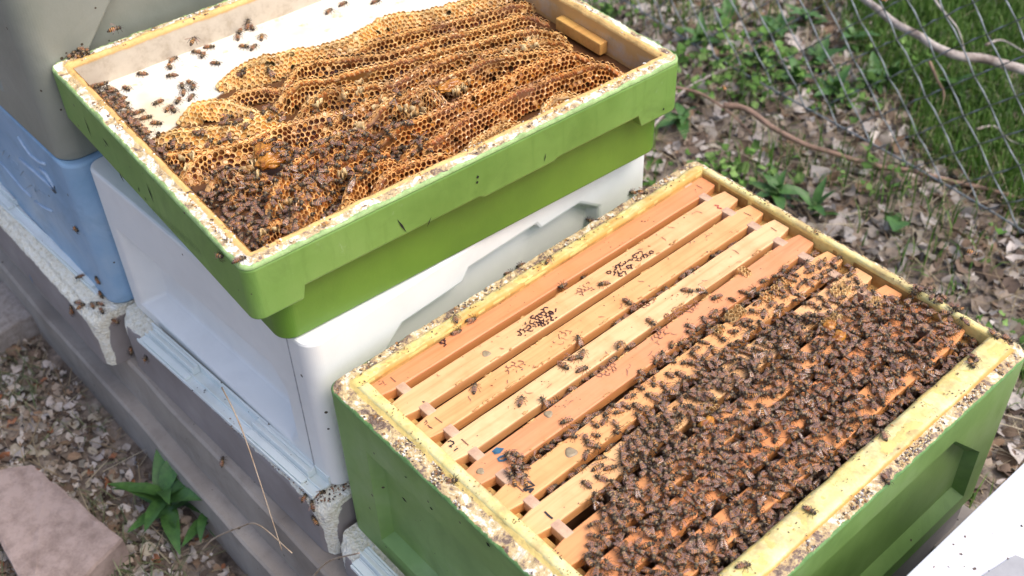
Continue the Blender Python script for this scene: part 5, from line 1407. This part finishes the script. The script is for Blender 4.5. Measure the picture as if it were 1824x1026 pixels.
if many:
    geo = [bee_geometry(v, 7) for v in range(3)]; Vs = []; Fs = []; Cs = []; Mi = []; off = 0
    for (m, v, sp, lab, grp, pr) in many:
        A = np.array(m); V, F, Cc = geo[v]
        Vs.append(V@A[:3, :3].T+A[:3, 3]); Fs += [tuple(off+i for i in f) for f in F]; Cs.append(Cc); Mi += [0]*len(F); off += len(V)
        for s in (-1, 1):
            WV, WF = wing_geometry(s, sp); Vs.append(WV@A[:3, :3].T+A[:3, 3]); Fs += [tuple(off+i for i in f) for f in WF]; Cs.append(np.full((len(WV), 3), 0.4)); Mi += [1]*len(WF); off += len(WV)
    o = mesh('bee_mass', np.concatenate(Vs), Fs, [M['bee'], M['wing']], smooth=True, midx=Mi, cols=np.concatenate(Cs))
    tag(o, 'remaining honey bees of the crowded clusters on both open hives', 'bees', kind='stuff')

# ---------------- burr comb standing on the bars of the open hive
def burr(px, py, n, label, seed, size=0.010, ang=0.5):
    rg = np.random.default_rng(seed); c = bpz(px, py, ZT); t = empty('burr_comb', (c.x, c.y, ZT)); tag(t, label, 'burr comb', 'scraps of burr comb on the bars')
    b = MB(); pitch = 0.0052
    for i in range(n):
        ring = []; x0 = (i % 3-1)*pitch*0.9; y0 = (i//3-n/6)*pitch; h = size*rg.uniform(0.35, 1.0)
        segn = 6; V = []; F = []
        st = 0 if rg.random() < 0.6 else 1
        for k in range(segn):
            a = R(60*k+30); rr = pitch*0.56
            for z, g in ((0, 1.0), (h*rg.uniform(0.6, 1.1), 1.05)):
                for q in (1.0, 0.84): V.append((x0+rr*q*g*math.cos(a)+z*0.25*math.sin(seed)+rg.normal()*0.0002, y0+rr*q*g*math.sin(a)+z*0.25*math.cos(seed), z-0.0005))
        for k in range(segn):
            if st and k == segn-1: continue
            a, d = k*4, ((k+1) % segn)*4
            F += [(a, d, d+2, a+2), (a+1, a+3, d+3, d+1), (a+2, d+2, d+3, a+3)]
        b.add(V, F)
    b.build('wax_cells', simple('pale_wax', (0.74, 0.52, 0.24), 0.5, (0.55, 0.30, 0.10), 150) if 'pale_wax' not in bpy.data.materials else bpy.data.materials['pale_wax'], t)
burr(1310, 562, 15, 'tall scrap of pale burr comb on the sixth bar', 1, 0.014); burr(1282, 588, 8, 'crumpled pale wax scrap below the tall one', 2, 0.009)
burr(1395, 508, 15, 'long pale wax ridge between fifth and sixth bars, right part', 3, 0.007); burr(1370, 528, 9, 'long pale wax ridge between fifth and sixth bars, left part', 9, 0.006)
burr(1330, 485, 6, 'small wax scrap at the edge of the fifth bar', 4, 0.006); burr(1500, 520, 15, 'brownish burr comb on the seventh bar amid bees', 5, 0.010)
burr(1560, 545, 12, 'burr comb on the eighth bar at the cluster edge', 6, 0.010); burr(1480, 575, 15, 'honey-wet burr comb inside the cluster', 7, 0.012)
burr(1262, 728, 15, 'broken burr comb in the middle of the cluster', 8, 0.009); burr(1110, 885, 9, 'yellow burr comb near the lower bars', 10, 0.010); burr(1245, 795, 6, 'single open cup of burr comb in the cluster', 11, 0.008)
for q, (px, py) in enumerate(((1478, 580), (1258, 755), (1495, 600))):
    c = bpz(px, py, 0.0); o = blob('honey_drop', None, (c.x, c.y, 0.001), 0.007, 0.010, 0.004, M['honey'], seed=q+9, n=10); tag(o, ['shiny honey drop on the upper burr comb', 'shiny honey drop on the middle burr comb', 'small honey drop right of the upper burr comb'][q], 'honey')

# ---------------- crumbs on the rims
def crumbs(name, root, regions, n, size, pal, label, z):
    V = []; F = []; Cs = []
    for _ in range(n):
        (x0, x1, y0, y1) = regions[int(rng.integers(0, len(regions)))]
        x, y = rng.uniform(x0, x1), rng.uniform(y0, y1)
        if x1-x0 > 0.05 or y1-y0 > 0.05:
            for _q in range(12):
                if noise.noise(Vector((x*38, y*38, 31)))+0.6*noise.noise(Vector((x*110, y*110, 3))) > 0.08: break
                x, y = rng.uniform(x0, x1), rng.uniform(y0, y1)
        s = size*rng.uniform(0.35, 1.2)*(1.6 if rng.random() < 0.08 else 1); b = len(V)
        c = np.array(pal[int(rng.choice(len(pal)))])*rng.uniform(0.7, 1.15); zz = z+rng.uniform(-0.0002, 0.0008)
        a = rng.uniform(0, 3.14); ca, sa = math.cos(a), math.sin(a)
        for (dx, dy, dz) in ((-1, -.6, -.4), (1, -.7, -.4), (1.1, .6, -.4), (-.9, .7, -.4), (-.6, -.4, .5), (.7, -.3, .6), (.6, .4, .4), (-.7, .3, .55)):
            jx = 1+rng.normal()*0.25; V.append((x+s*jx*(dx*ca-dy*sa), y+s*jx*(dx*sa+dy*ca), zz+s*0.7*dz)); Cs.append(c)
        for f in ((4, 5, 6, 7), (0, 1, 5, 4), (1, 2, 6, 5), (2, 3, 7, 6), (3, 0, 4, 7)): F.append(tuple(b+i for i in f))
    o = mesh(name, V, F, M['crumb'], root, cols=np.array(Cs)); o['kind'] = 'stuff'; o['label'] = label; return o
PAL = [(0.06, 0.04, 0.03), (0.12, 0.08, 0.06), (0.28, 0.20, 0.14), (0.62, 0.50, 0.26), (0.75, 0.72, 0.66), (0.75, 0.70, 0.55), (0.35, 0.17, 0.06), (0.20, 0.17, 0.16)]
crumbs('rim_debris', ga, [(0.01, 0.49, 0.003, 0.021)]*4+[(0.003, 0.014, 0.02, 0.59)]*3+[(0.487, 0.497, 0.02, 0.59)]*3+[(0.02, 0.48, 0.599, 0.604)], 2600, 0.0015, PAL+[(0.60, 0.42, 0.20), (0.5, 0.33, 0.15), (0.7, 0.6, 0.4)], 'crumbs of wax, wood and dead bees on the rim', 0.2518)
crumbs('lip_debris', ga, [(0.02, 0.48, 0.022, 0.036), (0.455, 0.487, 0.02, 0.59), (0.02, 0.48, 0.591, 0.600), (0.015, 0.028, 0.03, 0.59)], 420, 0.0009, [(0.08, 0.05, 0.03), (0.2, 0.11, 0.05), (0.4, 0.22, 0.08)], 'brown specks on the yellow lips', 0.2572)
crumbs('rim_debris', gs, [(0.02, 0.48, 0.008, 0.020)]*2+[(WB-0.019, WB-0.006, 0.02, 0.58)]*3+[(0.006, 0.020, 0.02, 0.58)]*3+[(0.02, 0.48, LB-0.019, LB-0.008)], 900, 0.0013, [(0.15, 0.09, 0.06), (0.28, 0.18, 0.10)]+[(0.5, 0.26, 0.08)]*3+[(0.8, 0.78, 0.7)]*3, 'crumbs of wax and dead bees on the super rim', RB+0.0012)
crumbs('rail_dirt', fw, [(0.09, 0.46, -0.006, 0.018)], 160, 0.0009, PAL[:3], 'dark specks on the entrance rail', 0.1045)
crumbs('floor_debris', fw, [(0.44, 0.49, 0.004, 0.05)]*3+[(0.15, 0.46, 0.001, 0.006)]*2, 260, 0.0014, PAL[:3]+[(0.3, 0.12, 0.05)], 'brown crumbs on the worn floor edge', 0.1000)
crumbs('bar_crumbs', frames[6], [(-0.014, 0.014, 0.03, 0.5)], 60, 0.0008, PAL[:3], 'specks on the bar', 0.0005)
for k in (0, 1, 2, 3, 4, 5): crumbs('bar_crumbs', frames[k], [(-0.014, 0.014, 0.01, 0.53)], 45, 0.0007, PAL[:3]+[(0.4, 0.15, 0.06)], 'specks on the bar', 0.0005)
# lid specks
sp_ = []
for (x, y) in ((1792, 855), (1769, 950), (1820, 938), (1665, 1010), (1689, 1011), (1716, 1008), (1737, 1014), (1711, 986), (1783, 982), (1796, 997), (1764, 1018), (1720, 956)):
    p = bpz(x, y, 0); l_ = to_local(nb, p); sp_.append((l_.x-0.001, l_.x+0.001, l_.y-0.001, l_.y+0.001))
crumbs('lid_specks', nb, sp_, 40, 0.0009, PAL[:2]+[(0.25, 0.12, 0.08)], 'small dark specks on the white lid', 0.0552)
# entrance hole at the worn corner of the white hive floor
_h = to_local(fw, bpz(568, 871, -0.205)); blob('entrance_hole', fw, (_h.x, _h.y, 0.1000), 0.009, 0.0075, 0.0035, M['slot'], seed=4, n=8)
# nicks and knife cuts in the green paint
nk = MB()
def nick(root, mb, a, b, w, axis):
    a, b = to_local(root, a), to_local(root, b); d = (b-a).normalized(); 
    nrm = Vector((0, -1, 0)) if axis == 'y' else Vector((1, 0, 0)); s = d.cross(nrm).normalized()*w/2; mid = (a+b)/2
    mb.add([a+nrm*0.0006, mid+s+nrm*0.0006, b+nrm*0.0006, mid-s+nrm*0.0006], [(0, 1, 2, 3)])
def face_pt(px, py, root, u=None, v=None):
    """point on a vertical local plane of a rotated root: v = const (front) or u = const (side)"""
    d = ray(px, py); m = Matrix.Translation(root.location) @ Matrix.Rotation(root.rotation_euler[2], 4, 'Z'); mi_ = m.inverted()
    o_ = mi_ @ CAM_POS; dd = mi_.to_3x3() @ d; k = ((v-o_.y)/dd.y) if v is not None else ((u-o_.x)/dd.x)
    return m @ (o_+dd*k)
for (a, b, w) in (((149, 205), (165, 248), 0.003), ((183, 245), (195, 262), 0.004), ((212, 305), (222, 325), 0.005), ((261, 325), (275, 362), 0.004), ((247, 332), (249, 342), 0.003), ((258, 350), (262, 358), 0.003)):
    nick(gs, nk, face_pt(*a, gs, v=0.0), face_pt(*b, gs, v=0.0), w, 'y')
for (a, b, w) in (((707, 390), (724, 414), 0.0025), ((760, 405), (768, 385), 0.0015), ((850, 312), (851, 318), 0.004), ((849, 322), (850, 327), 0.004), ((969, 288), (972, 272), 0.0015), ((1181, 192), (1182, 196), 0.003)):
    nick(gs, nk, face_pt(*a, gs, u=WB), face_pt(*b, gs, u=WB), w, 'x')
nk.build('knife_nicks', M['slot'], gs)['kind'] = 'stuff'
vents = MB()
for i in range(26):       # fine cast grooves on the short front face
    a = (268+i*3.4, 360+i*3.1); b = (a[0]+9, a[1]+24)
    nick(gs, vents, face_pt(*a, gs, v=0.0), face_pt(*b, gs, v=0.0), 0.0009, 'y')
vents.build('cast_grooves', simple('groove_green', (0.05, 0.10, 0.025), 0.6, bumpy=0), gs)['kind'] = 'stuff'
nk2 = MB()
for (a, b, w) in (((716, 884), (726, 895), 0.005), ((766, 903), (772, 908), 0.004), ((866, 965), (874, 974), 0.006), ((721, 848), (726, 851), 0.002)):
    nick(ga, nk2, face_pt(*a, ga, v=0.0), face_pt(*b, ga, v=0.0), w, 'y')
nk2.build('knife_nicks', M['slot'], ga)['kind'] = 'stuff'
fk = MB(); 
for (a, b, w) in (((52, 487), (60, 505), 0.006), ((380, 770), (386, 790), 0.004), ((378, 800), (388, 806), 0.004)):
    nick(fb if a[0] < 200 else fw, fk, face_pt(*a, fb, v=0.0) if a[0] < 200 else face_pt(*a, fw, v=0.0), face_pt(*b, fb, v=0.0) if a[0] < 200 else face_pt(*b, fw, v=0.0), w, 'y') if a[0] < 200 else None
fk.build('paint_fleck', M['bluefleck'], fb)

# ------------------------------------------------------------------ litter, straw, grass (nobody could count them)
def allowed(x, y):
    return not (-1.7 < x < 1.15 and -0.098 < y < 0.62)
def litter(n, region, label, size=(0.018, 0.05), pal=None, name='leaf_litter', dens=None, zl=0.012):
    V = np.empty((n*15, 3)); Cs = np.empty((n*15, 3)); F = []; k = 0
    pal = np.array(pal)
    while k < n:
        x, y = rng.uniform(region[0], region[1]), rng.uniform(region[2], region[3])
        if not allowed(x, y): continue
        if dens and rng.random() > dens(x, y): continue
        Lf = rng.uniform(*size); W_ = Lf*rng.uniform(0.25, 0.5); yaw = rng.uniform(0, 6.28); pit = rng.normal()*0.30; rol = rng.normal()*0.5; curl = rng.normal()*0.6; cup = rng.normal()*0.5
        m = Matrix.Rotation(yaw, 3, 'Z')@Matrix.Rotation(pit, 3, 'Y')@Matrix.Rotation(rol, 3, 'X'); m = np.array(m); z = gz(x, y)+rng.uniform(0.001, zl)
        P = []
        for i in range(5):
            t = i/4-0.5; w = W_*(0.08+0.92*math.sin(math.pi*min(0.97, max(0.03, i/4+0.02*rng.normal())))**0.8)*(1+0.15*rng.normal())
            for s in (-1, 0, 1): P.append((Lf*t, s*w, curl*Lf*t*t*1.5+cup*w*abs(s)*0.7+0.003*rng.normal()*(abs(s))))
        V[k*15:k*15+15] = np.array(P)@m.T+np.array((x, y, z)); c = pal[int(rng.choice(len(pal)))]*rng.uniform(0.7, 1.3)
        Cs[k*15:k*15+15] = c; b = k*15
        for i in range(4):
            for j in range(2): F.append((b+i*3+j, b+(i+1)*3+j, b+(i+1)*3+j+1, b+i*3+j+1))
        k += 1
    o = mesh(name, V, F, M['litter'], smooth=True, cols=Cs); tag(o, label, kind='stuff'); return o
LP_ = [(0.40, 0.35, 0.30), (0.52, 0.47, 0.43), (0.29, 0.23, 0.18), (0.60, 0.55, 0.51), (0.20, 0.14, 0.10), (0.35, 0.28, 0.22), (0.46, 0.41, 0.38), (0.12, 0.085, 0.065), (0.38, 0.34, 0.27), (0.30, 0.20, 0.13)]
litter(6500, (-1.6, 0.15, -0.55, -0.09), 'dead leaves and wood chips covering the soil in front of the stand', (0.005, 0.025), LP_*3+[(0.34, 0.14, 0.07)])
litter(8200, (-1.0, 1.15, 0.60, 1.85), 'pale dead leaves covering the soil behind the hives', (0.006, 0.044), LP_)
litter(6000, (-2.2, 1.2, -1.1, -0.50), 'thinner dead leaves further in front of the stand', (0.008, 0.035), LP_)
litter(2200, (0.15, 1.2, -0.50, -0.10), 'dead leaves in front of the open hive', (0.008, 0.03), LP_)
litter(900, (-1.6, 1.0, 1.75, 2.7), 'scattered dead leaves at the lawn edge', (0.018, 0.045), LP_, dens=lambda x, y: max(0, 1-(y-1.75)/0.8))
def blades(n, region, label, h, w, pal, name, lean=0.5, dens=None, mat='grass', flatness=0.0):
    V = np.empty((n*7, 3)); Cs = np.empty((n*7, 3)); F = []; k = 0; pal = np.array(pal)
    while k < n:
        x, y = rng.uniform(region[0], region[1]), rng.uniform(region[2], region[3])
        if not allowed(x, y): continue
        if dens and rng.random() > dens(x, y): continue
        H_ = rng.uniform(*h); W_ = rng.uniform(*w); a = rng.uniform(0, 6.28); ln = abs(rng.normal())*lean; c, s = math.cos(a), math.sin(a); z = gz(x, y) if abs(x) < 3 else GZ
        el = R(90)*(1-flatness*rng.uniform(0.8, 1)); b = k*7; cx, cy, cz = x, y, z+0.002; px_, py_ = -s*W_, c*W_
        for i in range(3):
            wq = 1-0.35*i/2
            V[b+2*i] = (cx+px_*wq, cy+py_*wq, cz); V[b+2*i+1] = (cx-px_*wq, cy-py_*wq, cz)
            st = H_/3; cx += c*math.cos(el)*st; cy += s*math.cos(el)*st; cz += math.sin(el)*st; el -= ln*(1-flatness*0.8)
            if cz < z+0.002: cz = z+0.002
        V[b+6] = (cx, cy, cz); cc = pal[int(rng.choice(len(pal)))]*rng.uniform(0.65, 1.2); Cs[b:b+7] = cc
        F += [(b, b+1, b+3, b+2), (b+2, b+3, b+5, b+4), (b+4, b+5, b+6)]; k += 1
    o = mesh(name, V, F, M[mat], cols=Cs); tag(o, label, kind='stuff'); return o
GP = [(0.075, 0.180, 0.022), (0.11, 0.225, 0.035), (0.055, 0.130, 0.016), (0.17, 0.28, 0.06), (0.12, 0.20, 0.04)]
SP = [(0.42, 0.34, 0.22), (0.32, 0.25, 0.15), (0.50, 0.43, 0.30), (0.24, 0.17, 0.10)]
blades(14000, (-2.4, 1.4, 2.7, 4.4), 'farther lawn grass', (0.03, 0.075), (0.0014, 0.0026), GP, 'lawn_grass', 0.45)
blades(62000, (-1.3, 1.1, 1.42, 2.7), 'short green lawn grass beyond the fence', (0.03, 0.075), (0.0012, 0.0022), GP, 'lawn_grass', 0.45, lambda x, y: min(1, max(0.02, (y-1.50-0.65*max(0, -x-0.08))/0.10+0.5+1.2*noise.noise(Vector((x*5, y*5, 0))))))
blades(2600, (-1.3, 1.2, 0.62, 1.7), 'thin green grass tufts among the dead leaves', (0.03, 0.10), (0.0010, 0.0024), GP, 'grass_tufts', 0.6, lambda x, y: max(0, 0.15+1.6*noise.noise(Vector((x*5, y*5, 2)))))
blades(4200, (-1.0, 1.2, 0.62, 1.9), 'dry straw lying on the soil behind the hives', (0.05, 0.16), (0.0007, 0.0016), SP, 'dry_straw', 0.1, None, 'grass', 0.93)
blades(1500, (-1.6, 0.1, -0.5, -0.09), 'dry straw lying on the soil in front of the stand', (0.03, 0.10), (0.0006, 0.0013), SP+[(0.25, 0.27, 0.14)], 'dry_straw', 0.1, None, 'grass', 0.92)
blades(900, (-1.6, 0.1, -0.45, -0.09), 'sparse grey green grass in front of the stand', (0.02, 0.06), (0.0008, 0.0014), [(0.20, 0.23, 0.12), (0.12, 0.16, 0.07)], 'grass_tufts', 0.6, lambda x, y: max(0, 0.1+1.5*noise.noise(Vector((x*7, y*7, 2)))), 'grass', 0.4)

WG = [(0.10, 0.22, 0.035), (0.14, 0.28, 0.055), (0.07, 0.16, 0.025), (0.20, 0.33, 0.09)]
litter(1900, (-1.0, 0.6, 0.75, 1.95), 'small green weed leaves growing through the dead leaves', (0.008, 0.026), WG, 'ground_cover', lambda x, y: max(0, -0.05+(0.35 if x < -0.25 else -0.25)+2.0*noise.noise(Vector((x*4.5, y*4.5, 12)))), 0.05)
print('tris', sum(len(o.data.polygons) for o in bpy.data.objects if o.type == 'MESH'))
